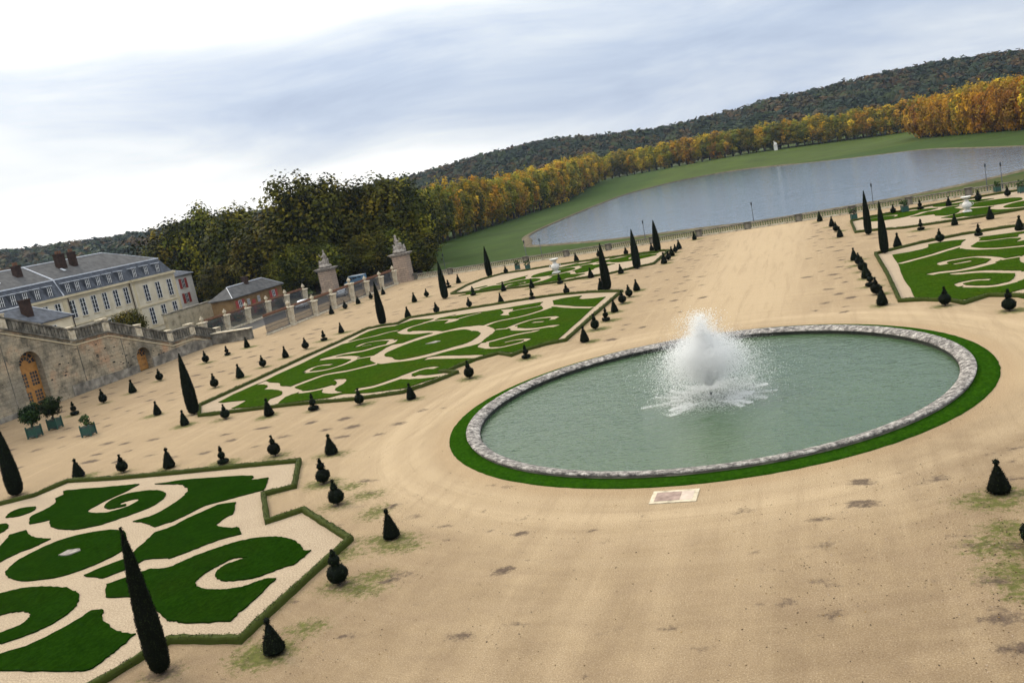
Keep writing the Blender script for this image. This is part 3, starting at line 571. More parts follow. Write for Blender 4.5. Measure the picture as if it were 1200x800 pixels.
def lawn_mesh(name, outlines, cuts=(), islands=(), z0=.012, z1=.075):
    """grass = inside an outline and in no cut, or inside an island"""
    jr_ = random.Random(len(outlines)*31 + len(cuts))                # the mower leaves a slightly ragged edge
    jg = lambda L: [(p[0] + jr_.gauss(0, .028), p[1] + jr_.gauss(0, .028)) for p in L]
    outlines = [jg(o) for o in outlines]; cuts = [jg(c) for c in cuts]; islands = [jg(k) for k in islands]
    loops = [list(o) for o in outlines] + [list(c) for c in cuts] + [list(k) for k in islands]
    vs = []; es = []
    for L in loops:
        k = len(vs); m = len(L)
        vs += [Vector(p) for p in L]; es += [(k+i, k+(i+1) % m) for i in range(m)]
    v2, e2, f2, *_ = delaunay_2d_cdt(vs, es, [], 0, 1e-4)
    V = np.array([tuple(v) for v in v2]); F = np.array(f2)
    c = V[F].mean(1); x, y = c[:, 0], c[:, 1]
    keep = np.zeros(len(F), bool)
    for o in outlines: keep |= inside(o, x, y)
    for q in cuts: keep &= ~inside(q, x, y)
    for q in islands: keep |= inside(q, x, y)
    F = F[keep]
    mb = MB(); n = len(V)
    vv = [(p[0], p[1], z1) for p in V] + [(p[0], p[1], z0) for p in V]
    ff = [tuple(int(i) for i in f) for f in F]
    cnt = {}
    for f in ff:
        for a, b in ((f[0], f[1]), (f[1], f[2]), (f[2], f[0])): cnt[(a, b)] = 1
    side = [(a, b, b+n, a+n) for a, b in cnt if (b, a) not in cnt]
    mb.add(vv, ff + side)
    me = mb.mesh(name)
    return me

def hedge_mesh(name, path, seed, w=.30, h=.27):
    r = rng(seed)
    P = [np.array(p) for p in path]; pts = []
    n = len(P)
    off = []
    for i in range(n):
        d0 = P[i]-P[i-1]; d1 = P[(i+1) % n]-P[i]
        d0 = d0/np.linalg.norm(d0); d1 = d1/np.linalg.norm(d1)
        b = np.array([-(d0+d1)[1], (d0+d1)[0]]); b = b/(np.linalg.norm(b)+1e-9)
        k = 1/max(.45, abs(np.dot(b, [-d0[1], d0[0]]))); off.append(b*min(k, 1.8))
    V = []; F = []
    rows = []
    for i in range(n):
        a, b = P[i], P[(i+1) % n]; L = np.linalg.norm(b-a); m = max(1, int(L/.35))
        for s in range(m):
            t = s/m; c = a+(b-a)*t; o = off[i]*(1-t)+off[(i+1) % n]*t
            rows.append((c, o))
    prof = [(-.5, 0), (-.5, .55), (-.42, .95), (0, 1.02), (.42, .95), (.5, .55), (.5, 0)]
    K = len(prof)
    for c, o in rows:
        for u, z in prof:
            j = 1 + r.normal(0, .10)
            V.append((c[0]+o[0]*u*w*j, c[1]+o[1]*u*w*j, z*h*(1 + r.normal(0, .09)) + .004))
    m = len(rows)
    for i in range(m):
        for k in range(K-1):
            F.append((i*K+k, i*K+k+1, ((i+1) % m)*K+k+1, ((i+1) % m)*K+k))
    V0 = np.array(V); F0 = np.array(F)
    A = V0[F0]; nr = np.cross(A[:, 1]-A[:, 0], A[:, 3]-A[:, 0]); ar = np.linalg.norm(nr, axis=1)+1e-9
    cnt = int(ar.sum()*130); fi = r.choice(len(F0), cnt, p=ar/ar.sum())
    u = r.random((cnt, 1)); v = r.random((cnt, 1)); q = A[fi]
    Pp = (q[:, 0]*(1-u)+q[:, 1]*u)*(1-v)+(q[:, 3]*(1-u)+q[:, 2]*u)*v
    ctr = V0[F0[fi]].mean(1); N = nr[fi]/ar[fi][:, None]
    # make the normals point out of the hedge
    N[:, 2] = np.abs(N[:, 2])
    V1, F1 = leaf_quads(Pp + np.array([0, 0, .012]) + N*(r.random((cnt, 1))**2*.07), N, .065, r)
    pal = np.array(BOXH)
    T1 = pal[r.integers(len(pal), size=cnt)]*(1 + r.normal(0, .42, (cnt, 1)))
    T0 = np.repeat(pal[:1], len(F0), 0)
    return np_mesh(name, np.concatenate([V0, V1]), np.concatenate([F0, F1+len(V0)]), np.clip(np.concatenate([T0, T1]), .002, 1))

def bed(name, poly):
    mb = MB(); tri = tessellate_polygon([[Vector((p[0], p[1], 0)) for p in poly]])
    mb.add([(p[0], p[1], .006) for p in poly], [tuple(t) for t in tri])
    me = mb.mesh(name, clean=False)
    for pl in me.polygons: pass
    o = link(name, me, M['gravel']); tag(o, kind='structure'); return o

MX = -18.7                                       # mirror: x -> MX - x about the garden's axis
mir = lambda L, m=MX: [(m-p[0], p[1]) for p in L]
fary = lambda L: [(p[0], 168.6-p[1]) for p in L]
near_l = [smooth_loop(L) for L in DATA['near_lawn']]
# what lies just below the frame: the same scrolls, turned about the oval
cx_, cy_ = -42.2, 34.4
turn = lambda L: [(2*cx_-p[0], 2*cy_-p[1]) for p in L]
near_extra = [[p for p in smooth_loop(DATA['near_lawn'][i])] for i in (1, 2)]
near_h = DATA['near_hedge']; mid_h = DATA['mid_hedge']; far_h = DATA['far_hedge']
cuts = [smooth_loop(g) for g in DATA['mid_gravel']] + [ribbon(p, w) for w, p in DATA['mid_strokes']]
mid_o = smooth_loop(DATA['mid_lawn'], sub=3); mid_i = smooth_loop(DATA['mid_oval'])

def inset(poly, d):
    P = [np.array(p, float) for p in poly]; n = len(P); out = []
    area = sum(P[i][0]*P[(i+1) % n][1]-P[(i+1) % n][0]*P[i][1] for i in range(n)); sg = 1 if area > 0 else -1
    for i in range(n):
        d0 = P[i]-P[i-1]; d1 = P[(i+1) % n]-P[i]; d0 /= np.linalg.norm(d0); d1 /= np.linalg.norm(d1)
        b = np.array([-(d0+d1)[1], (d0+d1)[0]])*sg; b /= np.linalg.norm(b)+1e-9
        out.append(tuple(P[i]+b*d*min(1.6, 1/max(.4, abs(np.dot(b, [-d0[1], d0[0]]))))))
    return out

def parterre(hedge_path, lawn_me, label_h, label_l, seed, gm='lawn_mid'):
    bed('parterre_gravel', hedge_path)
    h = link('box_hedge', hedge_mesh('box_hedge', hedge_path, seed), M['hedge'])
    tag(h, label_h, 'hedge', 'low box hedges round the scroll lawns')
    l = link('scroll_lawn', lawn_me, M[gm])
    tag(l, label_l, 'lawn', kind='stuff')

parterre(near_h, lawn_mesh('scroll_lawn', near_l), 'low clipped box hedge with stepped corner round the nearest lawn, lower left', 'dark green scroll lawn with ovals and spirals, nearest at the lower left', 11, 'lawn')
parterre(mid_h, lawn_mesh('scroll_lawn', [mid_o], cuts, [mid_i]), 'low box hedge round the middle left lawn behind the fountain basin', 'large green scroll lawn round a central oval, left of the sandy avenue', 12)
mm = lambda P: [tuple(q) for q in mir(P)]
# on the right the chamfer towards the basin starts a little nearer
def adj(P): return [(x, y - 2.0*max(0, min(1, (84-y)/8))*max(0, min(1, (y-60)/6))) for x, y in P]
parterre(adj(mm(mid_h))[::-1], lawn_mesh('scroll_lawn', [adj(mm(mid_o))], [adj(mm(c)) for c in cuts], [adj(mm(mid_i))]), 'low box hedge round the right hand lawn behind the basin', 'large green scroll lawn at the right behind the basin', 13)
far_cl = inset(far_h, 1.1)
far_l = [[(q[0], q[1]*1.0) for q in fary(L)] for L in near_l]
def clampin(L, dx=0):
    return [(min(max(p[0], -53.4), -24.4), min(max(p[1], 122.3), 141.5)) for p in L]
# second half of the pattern: the near one turned round
far_more = [clampin([(2*cx_-p[0]+3, 2*(168.6-cy_)-p[1]) for p in fary(L)]) for L in (near_l[0], near_l[1], near_l[3])]
far_l = [clampin(L) for L in far_l]
def far_lawn(fn):
    vsets = []
    for L in far_l[:5] + far_l[5:]: vsets.append(fn(L))
    return vsets
parterre(far_h, lawn_mesh('scroll_lawn', far_l), 'low box hedge round the far left lawn before the balustrade', 'far green scroll lawn on the left before the balustrade', 14)
FM = -19.6
parterre([tuple(q) for q in mir(far_h, FM)][::-1], lawn_mesh('scroll_lawn', [mir(L, FM) for L in far_l]), 'low box hedge round the far right lawn before the balustrade', 'far green scroll lawn on the right before the balustrade', 15)
# pale slab in the middle of each oval
def slab(poly, label):
    mb = MB(); mb.prism(poly, .076, .13); tag(mb.build('stone_slab', M['sculpt']), label, 'stone slab')
slab(DATA['near_plate'], 'pale flat stone slab in the middle of the nearest lawn oval')
slab(DATA['mid_plate'], 'pale flat stone slab in the oval of the middle left lawn')
# drain cover framed in pale stone on the near side of the basin
pq = DATA['plaque']; e = empty('drain_cover', (pq[0][0]+1, pq[0][1]+.8, 0))
MB().box(-1.05, 1.05, -.72, .72, .004, .035).build('stone_frame', M['pillar'], e)
mb = MB(); mb.box(-.85, .28, -.5, .5, .036, .045); mb.build('cover', M['plaque'], e)
MB().box(.30, .85, -.5, .5, .036, .043).build('cover', mat_noise('pale_slab', (.34, .27, .22), (.44, .36, .29), 3), e)
tag(e, 'rectangular drain cover framed in pale stone on sand before the basin', 'drain cover')

# ------------------------------------------------------------------ topiary
def ell(z, r, rz, n=8, lo=0.0):
    return [(max(.02, r*math.sin(math.pi*(lo + (1-lo)*k/n))), z - rz*math.cos(math.pi*(lo + (1-lo)*k/n))) for k in range(n+1)]
def yew(nm, prof, seed, dens=260, leaf=.062): return clipped(nm, prof, seed, leaf, dens, YEW, .09)
TM = {}
for v in range(2):
    s = 20 + v*7
    TM['cone', v] = [('cone', yew('cone', [(.30, .05), (.41, .12), (.42, .22), (.33, .5), (.23, .8), (.12, 1.1), (.05, 1.22)], s), 0),
                     ('finial_ball', yew('finial_ball', ell(1.33, .115, .12), s+1), 0), ('stem', None, .25)]
    TM['ball', v] = [('ball', yew('ball', ell(.50, .41, .41, 10), s+2), 0),
                     ('cone', yew('cone', [(.10, .86), (.19, .93), (.17, 1.03), (.10, 1.18), (.03, 1.30)], s+3), 0),
                     ('finial_ball', yew('finial_ball', ell(1.36, .075, .08), s+4), 0), ('stem', None, .3)]
    TM['balls', v] = [('ball', yew('ball', ell(.46, .41, .39, 10), s+5), 0), ('small_ball', yew('small_ball', ell(1.02, .22, .22), s+6), 0),
                      ('tip', yew('tip', [(.06, 1.20), (.11, 1.26), (.09, 1.36), (.03, 1.48)], s+8), 0), ('stem', None, .3)]
    TM['tier', v] = [('disc', yew('disc', [(.25, .06), (.40, .10), (.43, .2), (.38, .31), (.2, .36)], s+9), 0), ('ball', yew('ball', ell(.66, .26, .27), s+10), 0),
                     ('small_ball', yew('small_ball', ell(1.06, .15, .15), s+11), 0), ('tip', yew('tip', [(.05, 1.18), (.085, 1.22), (.03, 1.36)], s+12), 0), ('stem', None, .25)]
stem_me = MB().tube([(0, 0, -.05), (.01, 0, .4), (0, .01, .9)], [.05, .04, .03], 7).mesh('stem', True)
KIND = {'cone': 'ball topped yew cone', 'ball': 'cone topped yew ball', 'balls': 'stacked yew balls', 'tier': 'tiered yew'}
ORD = ['first', 'second', 'third', 'fourth', 'fifth', 'sixth', 'seventh', 'eighth', 'ninth', 'tenth']
protos = {}
for (k, v), parts in TM.items():
    root = empty('topiary', (0, 0, -50))
    for nm, me, _ in parts:
        link(nm, me if me else stem_me, M['yew'] if me else M['bark'], root)
    protos[k, v] = root
used = set()
for desc, end, L in DATA['topiary']:
    for i, (x, y, k) in enumerate(L):
        key = (k, R_.randrange(2))
        if key in used: o = copy_tree(protos[key])
        else: o = protos[key]; used.add(key)
        o.location = (x, y, 0); o.rotation_euler = (R_.uniform(-.03, .03), R_.uniform(-.03, .03), R_.uniform(0, 6))
        sc = R_.uniform(.9, 1.08); o.scale = (sc, sc, sc*R_.uniform(.95, 1.06))
        tag(o, f'{KIND[k]}, {ORD[i]} from {end}, {desc}', 'topiary', 'clipped topiary along the parterres')
for key, root in protos.items():
    if key not in used:
        for ch in list(root.children): bpy.data.objects.remove(ch)
        bpy.data.objects.remove(root)

# tall clipped yew columns
CYL = ['nearest yew column, leaning before the lower left lawn', 'yew column at the left picture edge beside the nearest lawn', 'yew column at the left corner of the middle lawn', 'yew column behind the middle lawn, midway along the railing',
       'yew column at the far right corner of the middle left lawn', 'yew column at the near right corner of the far left lawn', 'yew column at the near left corner of the far right lawn', 'yew column at the far left corner of the middle right lawn',
       'yew column at the near left corner of the far left lawn', 'yew column at the back left of the far lawn, before grass', 'yew column at the far right corner of the far left lawn']
CYH = [5.75, 5.4, 5.75, 5.7, 5.75, 5.5, 5.5, 5.6, 5.6, 5.2, 5.0]
cy_mesh = []
for v in range(3):
    prof = [(.34, .12), (.52, .3), (.60, .7), (.62, 1.3), (.585, 2.1), (.50, 3.0), (.38, 3.9), (.25, 4.7), (.13, 5.3), (.03, 5.75)]
    cy_mesh.append((clipped('foliage', prof, 60+v, .065, 380, YEW, .06, 24), MB().tube([(0, 0, -.1), (0, 0, .5)], [.11, .09], 8).mesh('trunk', True)))
for i, (x, y) in enumerate(DATA['cyp']):
    o = empty('yew_column', (x, y, 0), R_.uniform(0, 6))
    link('foliage', cy_mesh[i % 3][0], M['yew'], o); link('trunk', cy_mesh[i % 3][1], M['bark'], o)
    s = CYH[i]/5.75; w = .66 if i == 0 else (.70 if i in (6, 7) else .88)
    o.scale = (w, w, s); tag(o, 'tall dark ' + CYL[i], 'yew column', 'tall yew columns')

# ------------------------------------------------------------------ orange trees in green tubs
def tub(x, y, label, seed, size=1.0, bare=False, rz=.2):
    e = empty('tub_tree', (x, y, 0), rz); e.scale = (size*.9,)*3
    b = .50
    mb = MB()
    for sx, sy, dx, dy in ((0, -1, b, .03), (0, 1, b, .03), (-1, 0, .03, b), (1, 0, .03, b)):
        mb.box(sx*b-dx+.03*abs(sx)*-sx, sx*b+dx-.03*abs(sx)*sx, sy*b-dy, sy*b+dy, .14, 1.12)
    tb = mb.build('tub', M['tub_green'], e)
    for sx in (-1, 1):
        for sy in (-1, 1):
            f = MB(); f.box(sx*(b+.01)-.065, sx*(b+.01)+.065, sy*(b+.01)-.065, sy*(b+.01)+.065, 0, 1.2); f.ball((sx*(b+.01), sy*(b+.01), 1.24), .08)
            f.build('corner_post', M['tub_green'], tb)
    for z in (.24, .98):
        ir = MB(); q = b+.045
        ir.add([(-q, -q, z), (q, -q, z), (q, q, z), (-q, q, z), (-q, -q, z+.07), (q, -q, z+.07), (q, q, z+.07), (-q, q, z+.07)], [(0, 1, 5, 4), (1, 2, 6, 5), (2, 3, 7, 6), (3, 0, 4, 7)])
        ir.build('iron_band', M['iron'], tb)
    MB().box(-b+.04, b-.04, -b+.04, b-.04, .9, 1.06).build('soil', M['mud'], e)
    if bare:
        c = link('crown', crown('crown', seed, .95, .8, 26, 26, .16, [(.02, .045, .012), (.035, .06, .018), (.05, .07, .02)], .3, .24), M['leaf_dark'], e, (0, 0, 1.75))
        MB().tube([(0, 0, 1.0), (.05, 0, 1.4), (.2, .1, 2.1)], [.08, .07, .03], 7).build('trunk', M['bark'], e)
    else:
        link('crown', crown('crown', seed, 1.34, 1.2, 80, 70, .17, [(.007, .015, .005), (.012, .025, .007), (.020, .036, .010)], .25, .3), M['leaf_dark'], e, (0, 0, 2.6))
        MB().tube([(0, 0, 1.0), (.02, 0, 1.5), (0, .02, 2.3), (.1, 0, 2.9)], [.10, .08, .07, .03], 8).build('trunk', M['bark'], e)
    tag(e, label, 'tub tree', 'trees in square green tubs')
t_ = DATA['tubs']
tub(*t_[0], 'round dark tree in a green tub, left of the pair below the arched doorway', 81)
tub(*t_[1], 'round dark tree in a green tub, right of the pair below the arched doorway', 82)
tub(*t_[2], 'ragged shrub in a green tub standing right of the tub pair', 83, .95, True)
tub(*t_[3], 'bushy tree in green tub behind the far left lawn, left of two', 84, .8, True)
tub(*t_[4], 'dark bushy tree in tub behind the far left lawn, right of two', 85, .78, True)
tub(*t_[5], 'dark tub tree at the far left corner of the far right lawn', 86, .8, True)
tub(*t_[6], 'tub tree behind the far right lawn, before the balustrade', 87, .85, True)
tub(*t_[7], 'low dark tub tree below the pair of lamp posts', 88, .75, True)
tub(*t_[8], 'dark tub tree at the right picture edge before the balustrade', 89, .85, True)

# ------------------------------------------------------------------ white urns on pedestals
def urn(x, y, s, label):
    e = empty('stone_urn', (x, y, 0)); e.scale = (s,)*3
    MB().taper(0, 0, .0, .22, .62, .62, .58, .58).taper(0, 0, .22, .32, .5, .5, .46, .46).build('plinth', M['white_stone'], e)
    MB().lathe([(.30, .32), (.40, .36), (.30, .44), (.52, .62), (.70, .92), (.72, 1.2), (.60, 1.45), (.34, 1.62), (.30, 1.72), (.36, 1.8)], n=20).build('body', M['white_stone'], e, True)
    MB().lathe([(.28, 1.80), (.22, 1.9), (.36, 2.02), (.62, 2.2), (.74, 2.36), (.78, 2.40), (.74, 2.44), (.5, 2.36)], n=20).build('bowl', M['white_stone'], e, True)
    for s_ in (-1, 1):
        m = MB(); m.tube([(s_*.60, 0, 1.45), (s_*.92, 0, 1.4), (s_*.95, 0, 1.1), (s_*.70, 0, .95)], [.06]*4, 6); m.build('handle', M['white_stone'], e)
    tag(e, label, 'urn', 'white stone urns in the far lawns')
urn(*DATA['urns'][0], .92, 'big white stone urn with bowl top in the far left lawn')
urn(*DATA['urns'][1], .82, 'big white stone urn with bowl top in the far right lawn')

# ------------------------------------------------------------------ basin and fountain
e = empty('fountain_basin', (BX, BY, 0))
NSEG = 384
prof = [(15.30, .19), (15.31, .25), (15.26, .29), (15.02, .295), (14.78, .245), (14.56, .175), (14.47, .14), (14.44, .06)]
V = []; F = []; J = []
jr = rng(5)
for i in range(NSEG):
    a = 2*math.pi*i/NSEG
    for (r_, z_) in prof:
        q = r_ + .012*noise.noise(Vector((math.cos(a)*60, math.sin(a)*60, r_)))
        V.append((q*math.cos(a), q*math.sin(a), z_ + .012*noise.noise(Vector((math.cos(a)*40, math.sin(a)*40, r_+5)))))
K = len(prof)
for i in range(NSEG):
    i2 = (i+1) % NSEG
    for k in range(K-1): F.append((i*K+k, i2*K+k, i2*K+k+1, i*K+k+1)); J.append(1.0 if i % 8 == 0 and k >= 1 else 0.0)
# joints are narrow: put them on thin faces only
me = np_mesh('coping', V, F)
a = me.attributes.new('joint', 'FLOAT', 'FACE'); a.data.foreach_set('value', (np.array(J)*.22).astype(np.float32))
link('coping', me, M['coping'], e)
V = []; F = []
for i in range(NSEG):
    c, s_ = math.cos(2*math.pi*i/NSEG), math.sin(2*math.pi*i/NSEG)
    for r_, z_ in ((14.46, .08), (14.5, -.1), (14.5, -.9)): V.append((r_*c, r_*s_, z_))
for i in range(NSEG):
    i2 = (i+1) % NSEG
    for k in range(2): F.append((i*3+k, i2*3+k, i2*3+k+1, i*3+k+1))
link('inner_wall', np_mesh('inner_wall', V, F), M['wetstone'], e)
V = []; F = []
for i in range(NSEG):
    c, s_ = math.cos(2*math.pi*i/NSEG), math.sin(2*math.pi*i/NSEG)
    for r_, z_ in ((15.24, -.05), (15.23, .2)): V.append((r_*c, r_*s_, z_))
for i in range(NSEG):
    i2 = (i+1) % NSEG; F.append((i*2, i2*2, i2*2+1, i*2+1))
link('outer_wall', np_mesh('outer_wall', V, F), M['dark_stone'], e)
tag(e, 'round stone fountain basin with pale lichen spotted coping', 'fountain basin')
V = [(BX, BY, -.20)] + [(BX+14.6*math.cos(2*math.pi*i/160), BY+14.6*math.sin(2*math.pi*i/160), -.20) for i in range(160)]
me = bpy.data.meshes.new('water'); me.from_pydata(V, [], [(0, i+1, (i+1) % 160+1) for i in range(160)])
tag(link('water', me, M['basin_water']), kind='structure')
# ring of lawn round the basin
V = []; F = []
for i in range(240):
    c, s_ = math.cos(2*math.pi*i/240), math.sin(2*math.pi*i/240)
    w_ = .05*noise.noise(Vector((c*30, s_*30, 0)))
    for r_, z_ in ((15.24, .06), (16.1, .07), (16.4+w_, .06), (16.43+w_, .004)): V.append((BX+r_*c, BY+r_*s_, z_))
for i in range(240):
    i2 = (i+1) % 240
    for k in range(3): F.append((i*4+k, i2*4+k, i2*4+k+1, i*4+k+1))
me = np_mesh('ring_lawn', V, F); tag(link('ring_lawn', me, M['lawn_ring']), 'ring of bright green lawn round the fountain basin', 'lawn', kind='stuff')

NXZ = (-7.95, 54.5)
fe = empty('fountain_jet', (NXZ[0], NXZ[1], -.20))
def droplets(name, P, size, parent):
    n = len(P)
    r = rng(99)
    T = np.array([(1, 1, 1), (1, -1, -1), (-1, 1, -1), (-1, -1, 1)], float)/1.73
    A = r.normal(0, 1, (n, 3)); A /= np.linalg.norm(A, axis=1)[:, None]
    B = np.cross(A, r.normal(0, 1, (n, 3))); B /= np.linalg.norm(B, axis=1)[:, None]
    Cc = np.cross(A, B)
    V = P[:, None] + (T[None, :, 0:1]*A[:, None] + T[None, :, 1:2]*B[:, None] + T[None, :, 2:3]*Cc[:, None])*size[:, None, None]
    base = np.arange(n)[:, None, None]*4
    F = (np.array([(0, 1, 2), (0, 3, 1), (0, 2, 3), (1, 3, 2)])[None] + base).reshape(-1, 3)
    me = np_mesh(name, V.reshape(-1, 3), F)
    return link(name, me, M['spray'], parent)
def jets():
    r = rng(21)
    P = []; Sz = []
    g = 9.81
    def jet(n, vmin, vmax, th_s, spread0, spread_t, smin, smax, phi=None, tmin=0.02, tmax=1.0):
        v = r.uniform(vmin, vmax, n); th = np.abs(r.normal(0, 1, n))*th_s if phi is None else np.abs(r.normal(th_s, .018, n))
        ph = r.uniform(0, 2*math.pi, n) if phi is None else r.normal(phi, .13, n)
        T = 2*v*np.cos(th)/g
        t = T*(tmin + (tmax-tmin)*r.random(n))
        x = v*np.sin(th)*np.cos(ph)*t; y = v*np.sin(th)*np.sin(ph)*t; z = v*np.cos(th)*t - .5*g*t*t + .25
        p = np.stack([x, y, z], 1) + r.normal(0, 1, (n, 3))*(spread0 + spread_t*t)[:, None]*np.array([1, 1, .6])
        k = p[:, 2] > .02
        P.append(p[k]); Sz.append(r.uniform(smin, smax, n)[k])
    jet(30000, 6.9, 10.0, .085, .03, .20, .012, .030, None, .05, .50)          # central spire, wide at its foot
    jet(120000, 4.8, 8.5, .20, .03, .30, .011, .027, None, .24, .82)           # broad white plume
    for k in range(16):
        jet(2000, 6.4, 8.2, .22 + .12*r.random(), .02, .26, .012, .030, 2*math.pi*k/16 + r.normal(0, .15), .05, 1.0)
    jet(45000, 6.6, 8.6, .24, .05, .42, .007, .017, None, .3, 1.0)             # mist blown off the plume
    droplets('spray', np.concatenate(P), np.concatenate(Sz), fe)
    # foam where the water falls: fingers lying on the surface
    P = []; Sz = []
    for k in range(34):
        a = r.uniform(0, 2*math.pi); L = r.uniform(2.2, 4.5); n = int(r.uniform(250, 900))
        s0 = r.uniform(.35, .7); s = L*(s0 + (1-s0)*r.random(n)**.8)
        off = r.normal(0, 1, n)*(r.uniform(.12, .5)*(1.2 - s/L) + .07)
        bend = r.normal(0, .12)
        aa = a + bend*(s/L)**2
        x = np.cos(aa)*s - math.sin(a)*off; y = np.sin(aa)*s + math.cos(a)*off
        P.append(np.stack([x, y, .012 + .05*r.random(n)**2], 1)); Sz.append(r.uniform(.006, .028, n))
    n = 9000; a = r.uniform(0, 2*math.pi, n); s = np.abs(r.normal(2.0, .95, n))
    P.append(np.stack([np.cos(a)*s, np.sin(a)*s, .01 + .12*r.random(n)**2], 1)); Sz.append(r.uniform(.008, .026, n))
    droplets('foam', np.concatenate(P), np.concatenate(Sz), fe)
    MB().tube([(0, 0, -.6), (0, 0, .24)], [.10, .07], 10).build('nozzle', M['iron'], fe)
jets()
tag(fe, 'white foaming fountain jet spraying up from the basin water', 'fountain jet')

# fallen leaves and stones lying about on the sand
def litter():
    r = rng(8); P = []; T = []; Z = []
    tops = [(x, y) for d, e, L in DATA['topiary'] for x, y, k in L if y < 60] + [tuple(q) for q in DATA['greens']] + [tuple(q) for q in DATA['marks']]
    pal = np.array([(.05, .03, .015), (.09, .055, .022), (.035, .025, .018), (.16, .10, .035), (.04, .03, .02), (.26, .20, .14)])
    for x, y in tops:
        n = r.integers(8, 34); P.append(np.stack([x + r.normal(0, 1.1, n), y + r.normal(0, .9, n), np.full(n, .012)], 1))
    n = 1500; P.append(np.stack([r.uniform(-30, 7, n), 17 + 33*r.random(n)**1.5, np.full(n, .012)], 1))
    P = np.concatenate(P); n = len(P)
    P = P[(np.hypot(P[:, 0]-BX, P[:, 1]-BY) > 16.6) & ~inside(DATA['near_hedge'], P[:, 0], P[:, 1])]; n = len(P)
    V, F = leaf_quads(P, np.tile((0, 0, 1.0), (n, 1)), .062, r, .7, .25)
    V[:, 2] = np.maximum(V[:, 2], .004)
    me = np_mesh('leaf_litter', V, F, pal[r.integers(len(pal), size=n)]*(1 + r.normal(0, .2, (n, 1))))
    tag(link('leaf_litter', me, M['leaf_dark']), 'scattered brown leaves and small stones on the sand', 'leaf litter', kind='stuff')
litter()

# ------------------------------------------------------------------ east side: stair wall, railings, gate piers
XW = -87.0
LOW = [(62, 13.2), (66.5, 13.2), (75.2, 10.0), (84.7, 6.4), (90.3, 6.3), (101.2, 2.35), (106.0, 2.3), (112.0, .35)]
def low_z(y):
    for (a, za), (b, zb) in zip(LOW, LOW[1:]):
        if a <= y <= b: return za + (zb-za)*(y-a)/(b-a)
    return LOW[0][1] if y < 62 else LOW[-1][1]
def arch(yc, w, spring, n=12):
    r = w/2
    return [(yc-r, -.1)] + [(yc - r*math.cos(math.pi*k/n), spring + r*math.sin(math.pi*k/n)) for k in range(n+1)] + [(yc+r, -.1)]
sw = empty('stair_wall', (XW, 90, 0))
L_ = lambda P: [(y-90, z) for y, z in P]
outline = [(20, -.1)] + arch(77.8, 3.1, 5.25) + arch(95.4, 2.6, 1.75) + [(112.0, -.1)] + LOW[::-1] + [(20, 13.2)]
MB().prism_x(L_(outline), -1.1, 0).build('wall', M['stairwall'], sw)
body = [(20, -.1), (112, -.1)] + [(y, z-.5) for y, z in LOW[::-1]] + [(20, 12.7)]
MB().prism_x(L_(body), -14, -1.15).build('stair_mass', M['dark_stone'], sw)
# stepped flights on top of the mass
mb = MB()
for (a, za), (b, zb) in zip(LOW, LOW[1:]):
    if za - zb > 1:
        n = int((za-zb)/.17)
        for k in range(n):
            y0 = a + (b-a)*k/n; mb.box(-13.9, -1.2, y0-90, y0+(b-a)/n-90, za-(za-zb)*k/n-.7, za-(za-zb)*k/n-.45)
mb.build('steps', M['pillar'], sw)
# string course, parapet with dark weathered blocks, and coping
def band(d0, d1, x0, x1):
    P = [(y, z+d0) for y, z in LOW] + [(y, z+d1) for y, z in LOW[::-1]]
    return MB().prism_x(L_(P), x0, x1)
band(-.55, -.43, .002, .09).build('string_course', M['cream_trim'], sw)
band(-.05, .16, .002, .20).build('cornice', M['dark_stone'], sw)
band(.16, 1.30, -.75, -.06).build('parapet', M['dark_stone'], sw)
band(1.30, 1.52, -.90, .10).build('coping', M['dark_stone'], sw)
# pedestals at each break of the parapet, balusters between
for y in (66.5, 75.6, 84.7, 90.3, 95.7, 101.2, 106.0, 111.6):
    z = low_z(y); m = MB(); m.box(-.95, .06, y-.55-90, y+.55-90, z-.1, z+1.62); m.box(-1.02, .13, y-.62-90, y+.62-90, z+1.62, z+1.78)
    m.build('pedestal', M['pillar'] if R_.random() < .35 else M['dark_stone'], sw)
for k in range(90):
    y = 67 + k*.5
    if y > 111: break
    z = low_z(y)
    if min(abs(y-q) for q in (75.6, 84.7, 90.3, 95.7, 101.2, 106.0)) < .7: continue
    MB().box(-.062, .03, y-.12-90, y+.12-90, z+.22, z+1.24).build('pilaster', M['dark_stone'], sw)
MB().prism_x(L_([(82.6, -.08), (94.05, -.08), (94.05, 1.0), (82.6, 1.35)]), .003, .10).build('plinth', M['plinth'], sw)
MB().prism_x(L_([(96.75, -.08), (112, -.08), (112, .35), (106, 1.5), (96.75, 1.25)]), .003, .10).build('plinth', M['plinth'], sw)
MB().prism_x(L_([(20, -.08), (76.2, -.08), (76.2, .55), (20, .8)]), .003, .14).build('plinth', M['plinth'], sw)
for y, z in ((74.6, 9.4), (85.0, 5.7), (92.2, 5.0)):
    MB().box(.003, .035, y-.05-90, y+.05-90, .6, z).build('joint', M['dark_stone'], sw)
r = rng(17)
m = MB()
for k in range(70):
    y = r.uniform(72, 110); z = r.uniform(.6, max(.9, low_z(y)-1.0))
    if (75.8 < y < 79.8 and z < 7.2) or (93.6 < y < 97.2 and z < 3.4): continue
    m.box(.003, .012, y-.2*r.random()-.06-90, y+.2*r.random()+.06-90, z, z + .05 + .14*r.random())
m.build('putlog_hole', M['tyre'], sw)
tag(sw, 'old stained garden stair wall with stepped dark parapet and two arched doorways', 'wall')
